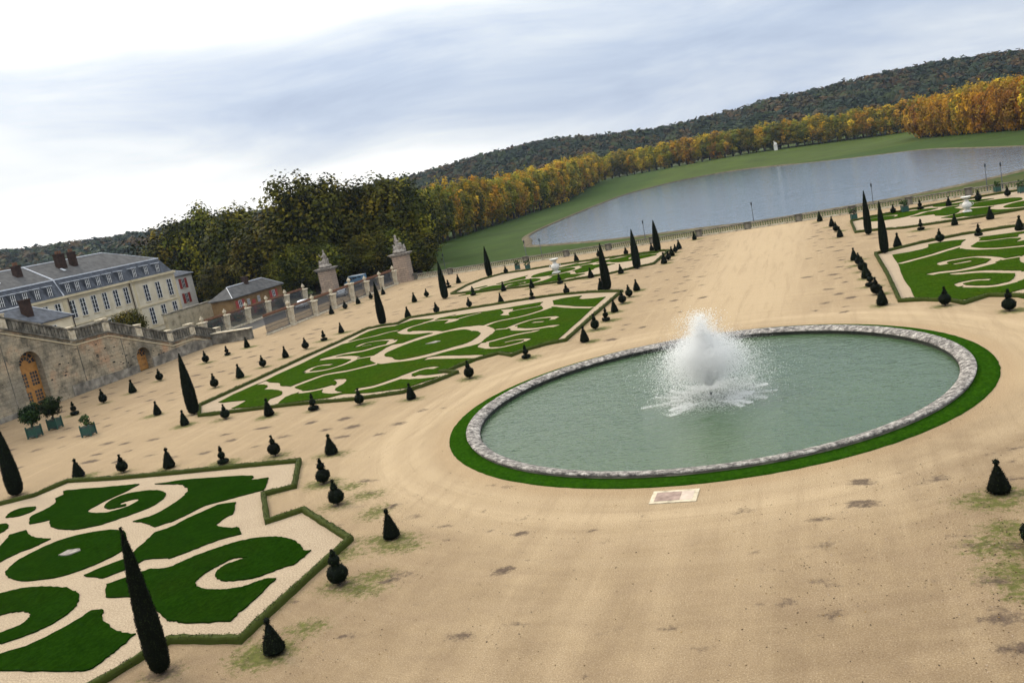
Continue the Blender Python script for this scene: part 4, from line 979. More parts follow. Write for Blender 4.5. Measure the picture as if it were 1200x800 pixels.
# doors set back in the arches
def door(parent, yc, w, h, spring, label=None):
    x = -.75; y0 = yc-90-w/2; y1 = yc-90+w/2
    m = MB()
    poly = [(y0, 0), (y1, 0), (y1, spring)] + [(yc-90 + w/2*math.cos(math.pi*k/10), spring + w/2*math.sin(math.pi*k/10)) for k in range(1, 10)] + [(y0, spring)]
    m.prism_x(poly, x-.2, x-.1); d = m.build('arched_door', M['orange_wood'], parent)
    g = MB()
    cols = 2
    pw = w/cols
    for c in range(cols):
        for rI in range(2):
            ya = y0 + pw*c + .22; yb = y0 + pw*(c+1) - .22; z0 = .42*h*(0 if rI == 0 else 1) + .5; z1 = z0 + .42*h - .5
            for a in range(3):
                for b in range(4):
                    g.box(x-.098, x-.08, ya+(yb-ya)*a/3+.045, ya+(yb-ya)*(a+1)/3-.045, z0+(z1-z0)*b/4+.05, z0+(z1-z0)*(b+1)/4-.05)
    g.build('pane', M['pane'], d)
    f = MB()
    for k in range(6):
        a0 = math.pi*(k+.12)/6; a1 = math.pi*(k+.88)/6
        for r0, r1 in ((.35, .62), (.70, .94)):
            q = w/2
            f.add([(x-.085, yc-90+q*r0*math.cos(a0), spring+.05+q*r0*math.sin(a0)), (x-.085, yc-90+q*r1*math.cos(a0), spring+.05+q*r1*math.sin(a0)),
                   (x-.085, yc-90+q*r1*math.cos(a1), spring+.05+q*r1*math.sin(a1)), (x-.085, yc-90+q*r0*math.cos(a1), spring+.05+q*r0*math.sin(a1))], [(0, 1, 2, 3)])
    f.build('fanlight', M['pane'], d)
door(sw, 77.8, 3.05, 5.2, 5.25); door(sw, 95.4, 2.55, 1.9, 1.75)

# dark return wall at the foot of the stairs
e = empty('return_wall', (-83.5, 110, 0))
MB().box(-3.5, 3.3, -.35, .45, -.1, 1.55).build('wall', M['dark_stone'], e)
MB().box(-3.6, 3.4, -.45, .55, 1.553, 1.68).build('coping', M['pillar'], e)
tag(e, 'low dark return wall at the foot of the garden stairs', 'wall')

def pillar(x, y, h, label):
    e = empty('stone_pillar', (x, y, 0))
    MB().taper(0, 0, -.05, .55, .52, .52, .50, .50).taper(0, 0, .55, h-.45, .36, .36, .52, .52).build('shaft', M['pillar'], e)
    MB().taper(0, 0, h-.449, h-.33, .58, .58, .66, .66).taper(0, 0, h-.33, h-.2, .66, .66, .6, .6).build('cap', M['pillar'], e)
    MB().lathe([(.16, h-.2), (.22, h-.12), (.10, h-.02), (.26, h+.12), (.34, h+.3), (.27, h+.5), (.10, h+.62), (.13, h+.7), (.03, h+.8)], n=12).build('finial', M['pillar'], e, True)
    tag(e, label, 'pillar', 'tapered stone pillars of the railings')
def railing(x, ya, yb, h, label, wallh=0.0):
    e = empty('iron_railing', (x, (ya+yb)/2, 0)); L = (yb-ya)/2
    m = MB(); n = max(3, int(2*L/.22))
    for k in range(1, n):
        y = -L + 2*L*k/n; m.box(-.028, .028, y-.034, y+.034, .28, h)
    m.build('bars', M['iron'], e)
    m = MB(); m.box(-.035, .035, -L, L, .30, .38); m.box(-.035, .035, -L, L, h-.42, h-.34); m.box(-.035, .035, -L, L, 1.05, 1.1); m.build('rails', M['iron'], e)
    m = MB()
    for k in range(1, n):
        y = -L + 2*L*k/n; m.taper(0, y, h, h+.10, .02, .02, .10, .10); m.taper(0, y, h+.10, h+.42, .10, .10, .005, .005)
    m.box(-.03, .03, -L, L, h-.06, h+.01)
    m.build('spikes', M['rust'], e)
    MB().box(-.16, .16, -L, L, -.05, .27).build('kerb', M['pillar'], e)
    tag(e, label, 'railing', 'iron railings between the stone pillars')
FP = [118.2, 125.2, 131.3, 137.9, 143.6, 149.4, 155.2]; RP = [118.5, 124.6, 130.6, 136.9, 143.1, 149.5]
FH = [3.9, 3.5, 3.5, 4.2, 3.6, 3.5, 3.7]
for i, y in enumerate(FP): pillar(-78.4, y, FH[i]-.75, f'tapered stone pillar with finial, {ORD[i]} from the left in the front railing')
for i, y in enumerate(RP): pillar(-95, y, 2.85, f'tapered stone pillar with finial, {ORD[i]} from the left in the rear railing')
ys = [110.6] + FP
for i in range(len(ys)-1): railing(-78.4, ys[i]+.5, ys[i+1]-.5, 2.75, f'rusty spiked iron railing, {ORD[i]} span from the left in front')
for i in range(len(RP)-1): railing(-95, RP[i]+.5, RP[i+1]-.5, 2.6, f'rusty spiked iron railing, {ORD[i]} span from the left at the rear')

def blob_mesh(name, balls, vox=.16):
    """one continuous carved figure group from overlapping swellings"""
    mb = MB()
    for c, r_, sq in balls: mb.ball(c, r_, 14, sq)
    o = bpy.data.objects.new('tmp', mb.mesh('tmp')); C.objects.link(o)
    md = o.modifiers.new('r', 'REMESH'); md.mode = 'VOXEL'; md.voxel_size = vox
    dg = bpy.context.evaluated_depsgraph_get(); me = bpy.data.meshes.new_from_object(o.evaluated_get(dg)); me.name = name
    bpy.data.objects.remove(o)
    for v in me.vertices:
        n_ = noise.noise_vector(v.co*3.1)
        v.co += n_*.10
    me.polygons.foreach_set('use_smooth', [True]*len(me.polygons))
    return me
def pier(x, y, h, seed, label_p, label_s):
    e = empty('gate_pier', (x, y, 0))
    MB().box(-1.95, 1.95, -1.5, 1.5, -.1, .75).build('base', M['pier'], e)
    m = MB(); n = int((h-1.1)/.42)
    for k in range(n):
        z0 = .753 + k*(h-1.1)/n; z1 = .753 + (k+1)*(h-1.1)/n
        m.box(-1.75, 1.75, -1.3, 1.3, z0, z1-.05); m.box(-1.70, 1.70, -1.25, 1.25, z1-.05, z1)
    m.build('shaft', M['pier'], e)
    m = MB(); z = h-.345
    m.box(-1.9, 1.9, -1.45, 1.45, z, z+.15); m.box(-2.15, 2.15, -1.7, 1.7, z+.15, z+.38); m.box(-2.35, 2.35, -1.9, 1.9, z+.38, z+.55)
    m.build('cornice', M['sculpt'], e)
    e.scale = (.86, .75, 1); tag(e, label_p, 'gate pier', 'stone gate piers')
    r = random.Random(seed); zt = h+.21
    s = 1 if seed % 2 else -1
    B = [((0, 0, .25), .9, (1.7, 1.2, .42)), ((-.2*s, 0, .8), .6, (1.1, .9, .8)), ((-.25*s, 0, 1.35), .46, (.9, .75, 1.1)), ((-.3*s, -.05, 2.0), .40, (1, .75, 1.05)),
         ((-.28*s, -.05, 2.62), .24, (1, 1, 1.15)), ((.35*s, -.2, 1.0), .32, (1.6, .8, .6)), ((.85*s, -.25, .75), .24, (1, .9, 1.4)), ((-.95*s, -.2, .75), .34, (.8, .8, 1.3)), ((-1.0*s, -.2, 1.3), .2, (1, 1, 1.1)),
         ((.25*s, -.25, 1.85), .17, (2.0, .8, .8)), ((.65*s, -.3, 2.15), .15, (.9, .9, 1.8)), ((-.7*s, 0, 1.75), .16, (1.5, .8, .9)), ((1.15*s, .1, .6), .4, (.9, .9, .9)), ((1.2*s, .1, 1.1), .2, (1, 1, 1.1)), ((.1*s, .5, 1.1), .5, (1.2, .7, 1.1))]
    g = link('sculpture_group', blob_mesh('sculpture_group', B, .11), M['sculpt']); g.location = (x, y, zt); g.scale = (.95, .95, 1.25)
    tag(g, label_s, 'sculpture')
pier(-77.8, 158.6, 5.4, 1, 'rusticated stone gate pier where the balustrade begins', 'weathered stone figure group on the right gate pier')
pier(-94.6, 158.6, 5.1, 2, 'rusticated stone gate pier on the left, by the parked van', 'weathered stone figure group on the left gate pier')

# ------------------------------------------------------------------ houses behind the wall
def glazed(parent, x, yc, z0, z1, w, name='window', fr='frame', face=1):
    """a window on a wall facing +x: frame proud of the wall, panes set in it"""
    m = MB(); m.box(x+.005, x+.05, yc-w/2, yc+w/2, z0, z1); wdw = m.build(name, M['pane'], parent)
    f = MB(); t_ = .07
    f.box(x+.052, x+.085, yc-w/2, yc-w/2+t_, z0, z1); f.box(x+.052, x+.085, yc+w/2-t_, yc+w/2, z0, z1); f.box(x+.052, x+.085, yc-.045, yc+.045, z0, z1)
    n = max(2, int((z1-z0)/.75))
    for k in range(n+1):
        z = z0 + (z1-z0-.05)*k/n; f.box(x+.052, x+.08, yc-w/2+t_, yc+w/2-t_, z, z+.05)
    f.build('frame', M[fr], wdw)
    s = MB(); s.box(x+.004, x+.14, yc-w/2-.1, yc+w/2+.1, z0-.14, z0-.003); s.build('sill', M['cream_trim'], wdw)
    return wdw
hb = empty('manor_house', (-125, 125, 0))
YL, YR = 84-125, 150.5-125
MB().box(-14, 0, YL, 138.2-125, -.2, 10.2).build('wall', M['cream'], hb)
MB().box(-14, .55, 138.2-125+.003, YR, -.2, 10.2).build('pavilion_wall', M['cream'], hb)
m = MB(); m.box(-14.1, .35, YL-.2, 138.2-125, 10.2, 10.62); m.box(-14.1, .9, 138.2-125+.002, YR+.3, 10.2, 10.62); m.box(.003, .12, YL, 138.2-125, 9.75, 9.9); m.box(.553, .67, 138.3-125, YR+.1, 9.75, 9.9)
m.build('cornice', M['cream_trim'], hb)
m = MB(); m.box(.003, .13, YL, 138.2-125-.01, 5.15, 5.4); m.box(.553, .68, 138.2-125, YR+.12, 5.0, 5.3); m.box(.553, .66, 138.2-125, YR+.1, .75, .95)
m.build('string_course', M['cream_trim'], hb)
for y, x_, w_ in ((138.75, .55, .28), (150.2, .55, .28), (122.1, 0, .5)):
    m = MB(); m.box(x_+.003, x_+.07, y-125-w_, y-125+w_, -.1, 9.74); m.build('quoin', M['cream_trim'], hb)
for y in (101.4, 104.1, 106.8, 109.5, 112.2, 115.0, 117.7, 120.4, 123.6, 126.0, 128.7, 131.4, 134.2, 136.9):
    glazed(hb, 0, y-125, 6.45, 9.55, 1.25); glazed(hb, 0, y-125, 1.5, 4.6, 1.25)
for y in (141.7, 145.1, 148.5):
    glazed(hb, .55, y-125, 5.95, 9.2, 1.35); glazed(hb, .55, y-125, 1.35, 4.65, 1.35)
m = MB(); m.box(.556, .60, 149.4-125, 150-125, -.1, .6); m.build('cellar_opening', M['pane'], hb)
MB().tube([(.16, 122.9-125, 10.1), (.16, 122.9-125, 0)], [.08, .08], 8).build('downpipe', M['brick'], hb)
MB().tube([(.3, 138.0-125, 10.1), (.3, 138.0-125, 0)], [.08, .08], 8).build('downpipe', M['brick'], hb)
# mansard: steep slope, zinc break, low upper slope with hipped end
def roof():
    za, zb, zc = 10.62, 13.55, 16.75
    y0, y1 = YL-.1, YR+.2
    m = MB(); m.add([(.25, y0, za), (.25, y1, za), (-1.2, y1-1.6, zb), (-1.2, y0+1.6, zb), (-14, y0, za), (-14, y1, za), (-12.8, y1-1.6, zb), (-12.8, y0+1.6, zb)],
          [(0, 1, 2, 3), (1, 5, 6, 2), (5, 4, 7, 6), (4, 0, 3, 7)]); rf = m.build('roof', M['slate_blue'], hb)
    m = MB(); m.add([(-1.25, y0+1.7, zb+.12), (-1.25, y1-1.7, zb+.12), (-7, y1-9.5, zc), (-7, y0+7, zc), (-12.7, y1-1.7, zb+.12), (-12.7, y0+1.7, zb+.12)],
          [(0, 1, 2, 3), (1, 4, 2), (4, 5, 3, 2), (5, 0, 3)]); m.build('upper_slope', M['slate'], rf)
    m = MB(); m.box(-1.45, -1.05, y0+1.5, y1-1.5, zb-.05, zb+.19); m.tube([(-7, y1-9.5, zc+.02), (-7, y0+7, zc+.02)], [.10, .10], 6); m.tube([(-1.2, y1-1.65, zb+.1), (-7, y1-9.5, zc)], [.06, .06], 6)
    m.tube([(.28, 122.1-125, za), (-1.1, 122.1-125, zb+.1), (-6.9, 122.1-125, zc)], [.14, .14, .12], 6)
    m.build('flashing', M['zinc'], rf)
    for y in (101.5, 104.2, 107.0, 109.7, 112.0, 114.4, 116.9, 119.6, 123.6, 125.8, 128.3, 130.9, 133.6, 136.6, 140.3, 143.6, 146.9):
        x = .05
        d = MB(); d.box(-1.3, x, y-125-.62, y-125+.62, za+.25, za+2.1); dm = d.build('dormer', M['slate_blue'], rf)
        d = MB(); d.box(-1.4, x+.12, y-125-.74, y-125+.74, za+2.103, za+2.24); d.build('dormer_roof', M['zinc'], dm)
        d = MB(); d.box(x+.004, x+.03, y-125-.42, y-125+.42, za+.4, za+1.95); d.build('pane', M['pane'], dm)
        d = MB()
        for q in (-.42, -.04, .34): d.box(x+.031, x+.07, y-125+q, y-125+q+.08, za+.4, za+1.95)
        d.box(x+.031, x+.06, y-125-.34, y-125+.34, za+1.1, za+1.17)
        d.build('frame', M['frame'], dm)
    for y in (111.3, 113.2, 127.3):
        s = MB(); s.add([(-3.1, y-125-.3, zb+1.29), (-3.1, y-125+.3, zb+1.29), (-4.0, y-125+.3, zb+1.79), (-4.0, y-125-.3, zb+1.79)], [(0, 1, 2, 3)]); s.build('skylight', M['zinc'], rf)
    for y, zt, w in ((118.5, 17.0, .6), (128.2, 17.7, .85), (131.1, 17.7, .55), (104, 17.0, .7)):
        c = MB(); c.box(-5.1, -4.1, y-125-w, y-125+w, 14.6, zt); c.box(-5.2, -4.0, y-125-w-.1, y-125+w+.1, zt+.002, zt+.25); ch = c.build('chimney', M['brick'], rf)
        c = MB()
        for k in range(3): c.lathe([(.16, 0), (.18, .1), (.13, .55)], -4.6, y-125+(k-1)*w*.6, 8, zt+.25)
        c.build('chimney_pot', M['rust'], ch)
roof()
tag(hb, 'long cream stone manor with blue slate mansard roof and dormers, behind the stair wall', 'house')

def hip_house(name, x0, x1, y0, y1, ze, zr, wallm, roofm, label, over=.4, z0=-.2):
    e = empty(name, ((x0+x1)/2, (y0+y1)/2, 0)); hx = (x1-x0)/2; hy = (y1-y0)/2
    MB().box(-hx, hx, -hy, hy, z0, ze).build('wall', wallm, e)
    m = MB(); o = over; rdg = max(.4, hy-hx)
    m.add([(-hx-o, -hy-o, ze+.003), (hx+o, -hy-o, ze+.003), (hx+o, hy+o, ze+.003), (-hx-o, hy+o, ze+.003), (0, -rdg, zr), (0, rdg, zr),
           (-hx-o, -hy-o, ze+.16), (hx+o, -hy-o, ze+.16), (hx+o, hy+o, ze+.16), (-hx-o, hy+o, ze+.16)],
          [(3, 2, 1, 0), (0, 1, 7, 6), (1, 2, 8, 7), (2, 3, 9, 8), (3, 0, 6, 9), (6, 7, 4), (7, 8, 5, 4), (8, 9, 5), (9, 6, 4, 5)])
    rf = m.build('roof', roofm, e)
    m = MB(); m.tube([(0, -rdg, zr+.02), (0, rdg, zr+.02)], [.09, .09], 6)
    for a, b in (((hx+o, -hy-o, ze+.17), (0, -rdg, zr+.01)), ((hx+o, hy+o, ze+.17), (0, rdg, zr+.01))): m.tube([a, b], [.06, .06], 6)
    m.build('ridge', M['zinc'], rf)
    tag(e, label, 'house')
    return e, rf, hx, hy
def shutters(e, x, yc, z0, z1, w=1.0):
    glazed(e, x, yc, z0, z1, w)
    for s in (-1, 1): m = MB(); m.box(x+.004, x+.07, yc+s*(w*.5+.48)-.42, yc+s*(w*.5+.48)+.42, z0-.05, z1+.05); m.build('shutter', M['shutter'], e)
# gatehouse
e, rf, hx, hy = hip_house('gatehouse', -108.8, -104, 139.5, 156, 3.75, 5.9, M['ochre'], M['slate'], 'small ochre gatehouse with slate hip roof and red shutters behind the railings')
for y in (141.6, 152.8): shutters(e, hx, y-147.75, 1.1, 3.2, 1.0)
m = MB(); m.box(hx+.004, hx+.06, 145.3-147.75, 146.4-147.75, 0, 2.6); m.build('door', M['shutter'], e)
for y in (144.2, 147.6): glazed(e, hx, y-147.75, 1.5, 3.0, .8)
m = MB(); m.box(-.3, .6, -.4, .5, 5.2, 6.9); m.box(-.4, .7, -.5, .6, 6.902, 7.05); m.build('chimney', M['brick'], rf)
# red shuttered house
e, rf, hx, hy = hip_house('shuttered_house', -150, -140, 160, 175.2, 8.5, 11.0, M['whitewash'], M['slate_blue'], 'white house with red shutters and dark slate roof behind the manor corner')
for z0, z1 in ((5.6, 7.8), (2.2, 4.4)):
    for y in (163.2, 167.4, 171.7): shutters(e, hx, y-167.6, z0, z1, 1.0)
m = MB(); m.box(1.2, 2.4, -.7, 1.1, 9.2, 12.4); m.box(1.1, 2.5, -.8, 1.2, 12.402, 12.6); m.build('chimney', M['brick'], rf)
# small slate roofed pavilion just behind the stair parapet
e, rf, hx, hy = hip_house('stair_pavilion', -106.5, -99.5, 83, 97.5, 8.6, 11.3, M['cream'], M['slate_blue'], 'small slate roofed building peeping over the stair parapet', .35)
m = MB(); m.box(1.3, 2.3, 1.5, 2.6, 9.0, 12.0); m.box(1.2, 2.4, 1.4, 2.7, 12.002, 12.2); m.build('chimney', M['brick'], rf)
for y in (-4, 0, 4): glazed(e, hx, y, 6.0, 8.0, 1.0)
e, rf, hx, hy = hip_house('town_house', -172, -160, 122, 150, 11.5, 16.0, M['whitewash'], M['slate_blue'], 'far blue slate roof at the left edge beyond the manor')
# garden wall between manor and gatehouse
e = empty('garden_wall', (-113.5, 143, 0))
MB().box(-.4, .4, -11, 6, -.1, 3.6).build('wall', M['tan_wall'], e); MB().box(-.5, .5, -11.1, 6.1, 3.603, 3.8).build('coping', M['dark_stone'], e)
tag(e, 'rough old garden wall between manor and gatehouse', 'wall')

# ------------------------------------------------------------------ vehicles beyond the railings
def wheel(parent, x, y, r_):
    m = MB(); prof = [(r_*.55, -.1), (r_*.96, -.11), (r_, -.06), (r_, .06), (r_*.96, .11), (r_*.55, .1)]
    vs = []; fs = []; n = 16
    for q, h in prof:
        for i in range(n): a = 2*math.pi*i/n; vs.append((x+q*math.cos(a), y+h, r_+q*math.sin(a)))
    for j in range(len(prof)-1):
        for i in range(n): fs.append((j*n+i, j*n+(i+1) % n, (j+1)*n+(i+1) % n, (j+1)*n+i))
    m.add(vs, fs); w = m.build('wheel', M['tyre'], parent)
    m = MB(); vs = []
    for h in (-.09, .09):
        for i in range(n): a = 2*math.pi*i/n; vs.append((x+r_*.56*math.cos(a), y+h, r_+r_*.56*math.sin(a)))
    m.add(vs, [tuple(range(n)), tuple(range(2*n-1, n-1, -1))] + [(i, (i+1) % n, n+(i+1) % n, n+i) for i in range(n)]); m.build('rim', M['rim'], w)
def vehicle(kind, x, y, rz, paint, label, roofm=None):
    e = empty('parked_van' if kind == 'van' else 'parked_car', (x, y, 0), rz)
    if kind == 'van':
        P = [(-2.3, .35), (-2.35, 1.2), (-2.3, 2.15), (1.2, 2.2), (1.75, 1.35), (2.35, 1.1), (2.42, .5), (2.3, .35)]; W_ = .95; wx = (-1.5, 1.5); wr = .34
        wins = [[(-2.0, 1.3), (-1.1, 1.3), (-1.1, 1.95), (-2.0, 1.95)], [(-.95, 1.3), (.15, 1.3), (.15, 1.95), (-.95, 1.95)], [(.3, 1.3), (1.5, 1.3), (1.1, 1.95), (.3, 1.95)]]
    else:
        P = [(-2.0, .35), (-2.08, .75), (-1.95, .95), (-1.3, 1.0), (-.75, 1.42), (.45, 1.42), (1.1, .98), (1.95, .85), (2.1, .55), (2.05, .35)]; W_ = .82; wx = (-1.3, 1.3); wr = .31
        wins = [[(-1.15, 1.0), (-.2, 1.0), (-.2, 1.34), (-.72, 1.34)], [(-.1, 1.0), (.85, 1.0), (.38, 1.34), (-.1, 1.34)]]
    n = len(P)
    vs = [(a, -W_, b) for a, b in P] + [(a, W_, b) for a, b in P]
    for k in range(n):                                    # tumblehome of the sides
        if P[k][1] > 1.15: vs[k] = (P[k][0], -W_*.88, P[k][1]); vs[k+n] = (P[k][0], W_*.88, P[k][1])
    m = MB(); m.add(vs, [tuple(range(n)), tuple(range(2*n-1, n-1, -1))] + [(i, (i+1) % n, n+(i+1) % n, n+i) for i in range(n)])
    bd = m.build('body', paint, e)
    bv = bd.modifiers.new('b', 'BEVEL'); bv.width = .07; bv.segments = 2
    for s in (-1, 1):
        for w in wins:
            m = MB(); f = lambda a, b, k: (a, s*(W_*(1 if b < 1.15 else .89)+k), b)
            q = [f(a, b, .004) for a, b in w] + [f(a, b, .018) for a, b in w]
            m.add(q, [(0, 1, 2, 3), (4, 5, 6, 7), (0, 1, 5, 4), (1, 2, 6, 5), (2, 3, 7, 6), (3, 0, 4, 7)]); m.build('window', M['pane'], e)
        for q in wx: wheel(e, q, s*(W_-.08), wr)
    (xa, za), (xb, zb) = ((1.25, 2.1), (1.72, 1.40)) if kind == 'van' else ((.52, 1.38), (1.06, 1.02))
    m = MB(); m.add([(xa+.03, -W_*.8, za), (xb+.03, -W_*.85, zb), (xb+.03, W_*.85, zb), (xa+.03, W_*.8, za), (xa+.05, -W_*.8, za+.01), (xb+.05, -W_*.85, zb+.01), (xb+.05, W_*.85, zb+.01), (xa+.05, W_*.8, za+.01)],
        [(0, 1, 2, 3), (4, 5, 6, 7), (0, 1, 5, 4), (1, 2, 6, 5), (2, 3, 7, 6), (3, 0, 4, 7)]); m.build('windscreen', M['pane'], e)
    fx = P[-2][0]
    for s in (-1, 1): m = MB(); m.ball((fx-.02, s*W_*.68, P[-2][1]+.14), .13, 8, (.4, 1, .8)); m.build('headlight', M['frame'], e)
    if roofm: m = MB(); m.box(-2.25, 1.15, -W_*.82, W_*.82, 2.2, 2.26); m.build('roof_panel', roofm, e)
    tag(e, label, 'van' if kind == 'van' else 'car')
vehicle('van', -93.0, 166.5, rad(176), M['van_blue'], 'blue van with a white roof parked right of the left gate pier', M['van_white'])
vehicle('car', -87.2, 150.5, rad(100), M['car_grey'], 'pale blue grey car parked behind the front railing')
vehicle('car', -90.5, 141.5, rad(95), M['van_white'], 'white car parked between the two rows of railings')

# ------------------------------------------------------------------ far balustrade, retaining wall, lamps
BA = math.atan(-.12)
mb = MB()
xs_ = [-76, 62]
mb.add([(-76, bal_y(-76)+.55, -5), (62, bal_y(62)+.55, -5), (62, bal_y(62)+.55, -.01), (-76, bal_y(-76)+.55, -.01), (-76, bal_y(-76)-.25, -5), (62, bal_y(62)-.25, -5), (62, bal_y(62)-.25, -.01), (-76, bal_y(-76)-.25, -.01)],
       [(0, 1, 2, 3), (4, 5, 6, 7), (3, 2, 6, 7), (0, 3, 7, 4), (1, 2, 6, 5)])
tag(mb.build('retaining_wall', M['plinth']), 'retaining wall below the balustrade at the end of the garden', 'wall')
bal_me = MB().lathe([(.09, .22), (.10, .27), (.06, .31), (.12, .46), (.13, .52), (.06, .80), (.09, .84), (.09, .88)], n=8).mesh('baluster', True)
SEC = 8.0; nsec = 17; x0 = -76.0
sec_proto = None
for k in range(nsec):
    xa = x0 + k*SEC; xc = xa + SEC/2
    if sec_proto is None:
        e = empty('balustrade_section', (xc, bal_y(xc)+.1, 0), BA)
        MB().box(-SEC/2+.5, SEC/2-.5, -.2, .2, -.02, .22).build('base_rail', M['pillar'], e)
        MB().box(-SEC/2+.5, SEC/2-.5, -.2, .2, .88, 1.06).build('top_rail', M['dark_stone'], e)
        MB().box(-SEC/2-.5, -SEC/2+.498, -.26, .26, -.02, 1.08).box(-SEC/2-.56, -SEC/2+.56, -.32, .32, 1.082, 1.2).build('pedestal', M['dark_stone'], e)
        for q in range(18): link('baluster', bal_me, M['pillar'], e, (-SEC/2 + .75 + q*(SEC-1.5)/17, 0, 0))
        sec_proto = e
    else:
        e = copy_tree(sec_proto); e.location = (xc, bal_y(xc)+.1, 0)
    tag(e, f'span of stone balustrade before the lake, number {k+1} from the left gate pier' if False else f'stone balustrade span, {(ORD + ["eleventh", "twelfth", "thirteenth", "fourteenth", "fifteenth", "sixteenth", "seventeenth"])[k]} to the right of the gate pier', 'balustrade', 'stone balustrade along the far end of the garden')

lamp_proto = None
LN = ['in the grass just right of the gate pier', 'left of two behind the far left lawn', 'right of two behind the far left lawn', 'between two yew columns before the lake', 'in the middle, before the open lake', 'beside the right hand pair of yew columns', 'left of the pair at the right edge', 'right of the pair at the right edge', 'short one beside the right gate pier']
for i, (x, y) in enumerate(DATA['lamps']):
    if lamp_proto is None:
        e = empty('street_lamp', (x, y, -4))
        MB().lathe([(.20, 0), (.2, .5), (.12, .7), (.085, .9), (.06, 4.9)], n=10).build('post', M['iron'], e, True)
        MB().lathe([(.06, 4.9), (.08, 5.0), (.12, 5.08), (.17, 5.45), (.19, 5.48), (.07, 5.66), (.02, 5.74)], n=8).build('lantern', M['iron'], e)
        lamp_proto = e
    else:
        e = copy_tree(lamp_proto); e.location = (x, y, -4)
    if i == 8: e.scale = (1, 1, .8)
    tag(e, 'dark street lamp, ' + LN[i], 'street lamp', 'street lamps along the road behind the balustrade')

# ------------------------------------------------------------------ land, lake, hills
LAKE = [(-79.6, 247.8), (-73, 239.5), (-49.9, 221.9), (-27.6, 212.6), (-15.4, 206.4), (-1.1, 205.6), (12.7, 206.6), (22.9, 209.8), (34.6, 217), (44, 226), (54, 240), (62, 262), (62, 290), (56.2, 302), (48.3, 337), (37.9, 387), (14.3, 425), (-15.7, 481), (-34.9, 520), (-55.3, 541), (-76, 536), (-88.4, 512), (-97.5, 481), (-99, 417), (-97.5, 350), (-95.5, 310), (-92, 285), (-84, 262)]
LAKE_S = smooth_loop(LAKE, sub=4, corner=70)
RID = [(-80, 24), (-60, 31), (-48, 36), (-45, 31), (-42, 28), (-40, 28), (-38, 30), (-34, 27), (-28.7, 29), (-23.4, 34), (-20, 41), (-15.7, 44), (-12.6, 36), (-9.5, 31), (-7.4, 31), (-4.3, 33), (-2.3, 38), (.6, 40), (4.3, 43), (7, 42), (10, 38), (13, 29), (25, 24), (60, 20)]
def ridge(az): return np.interp(az, [a for a, _ in RID], [b for _, b in RID])
def hgt(x, y):
    x = np.asarray(x, float); y = np.asarray(y, float)
    D = np.hypot(x, y); az = np.degrees(np.arctan2(x, y))
    s = y - bal_y(x)
    z = np.where(s < .3, -.06, -4.0)
    # the alley through the gate slopes down to the park; the village side stays level
    side = smoothstep(-77, -80, x)
    ramp = -.06 - 3.94*smoothstep(156, 222, y)
    z = np.where(side > 0, z*(1-side) + ramp*side, z)
    z = np.where((y < 150) & (x < -77), -.06, z)
    far = smoothstep(540, 660, D)*6.0 * smoothstep(6, -6, az) + smoothstep(560, 700, D)*3.0*smoothstep(-6, 6, az)
    z = z + far
    z = z + (ridge(az)-2)*smoothstep(760, 1170, D)*np.where(np.abs(az) > 90, 0.3, 1)
    z = z - smoothstep(1500, 2600, D)*10
    # shore slopes a little towards the water
    return z
def land():
    radii = np.concatenate([np.arange(0, 40, 8), np.arange(40, 130, 5), np.arange(130, 260, 2.5), np.arange(260, 720, 7), np.arange(720, 1400, 20), np.arange(1400, 2601, 300)])
    az = np.radians(np.concatenate([np.arange(-180, -60, 6), np.arange(-60, 30, .6), np.arange(30, 180, 6)]))
    Rr, A = np.meshgrid(radii, az, indexing='ij')
    X = Rr*np.sin(A); Y = Rr*np.cos(A); Z = hgt(X, Y)
    n, m = X.shape
    i = np.arange(n*m).reshape(n, m)
    F = np.stack([i[:-1, :].ravel(), np.roll(i, -1, 1)[:-1].ravel(), np.roll(i, -1, 1)[1:].ravel(), i[1:, :].ravel()], 1)
    V = np.stack([X.ravel(), Y.ravel(), Z.ravel()], 1)
    # inside the garden the sand floor is the ground: leave the basin open
    xf, yf = V[:, 0], V[:, 1]; D = np.hypot(xf, yf)
    T = np.tile(np.array([.020, .038, .003]), (len(V), 1))                     # park lawn
    def paint(mask, c): T[mask] = c
    near = (yf - bal_y(xf) > 0) & (yf < 214) & (xf > -76)
    paint(near, (.034, .040, .008))
    far_ = (D > 470) & (xf > -100); paint(far_, (.031, .047, .005))
    paint((xf < -77) & (yf < 205), (.085, .075, .045))
    paint((xf < -84) & (xf > -94.5) & (yf < 200) & (yf > 108), (.055, .052, .05))
    paint((xf < -77) & (xf >= -84) & (yf < 168) & (yf > 104), (.24, .18, .12))
    paint((yf - bal_y(xf) > 12) & (yf - bal_y(xf) < 24) & (xf > -76), (.12, .12, .125))
    paint(D > 720, (.030, .034, .016))
    paint((xf < -100) & (yf > 185) & (D < 260), (.035, .045, .015))
    me = np_mesh('land', V, F)
    a = me.attributes.new('tint', 'FLOAT_COLOR', 'POINT'); c = np.ones((len(V), 4), np.float32); c[:, :3] = T; a.data.foreach_set('color', c.ravel())
    # keep the water visible: the ground under the lake lies lower
    ins = inside(LAKE_S, xf, yf)
    co = V.copy(); co[ins, 2] -= .8
    und = (xf > -85) & (xf < 59) & (yf > 8) & (yf < bal_y(xf) - 4); co[und, 2] = -1.6
    und2 = (xf > -77) & (xf < 60) & (yf > 6) & (yf < bal_y(xf) + .3) & ~und; co[und2, 2] = -.4
    me.vertices.foreach_set('co', co.astype(np.float32).ravel())
    me.polygons.foreach_set('use_smooth', [True]*len(me.polygons))
    tag(link('terrain', me, M['land']), kind='structure')
land()
tri = tessellate_polygon([[Vector((p[0], p[1], 0)) for p in LAKE_S]])
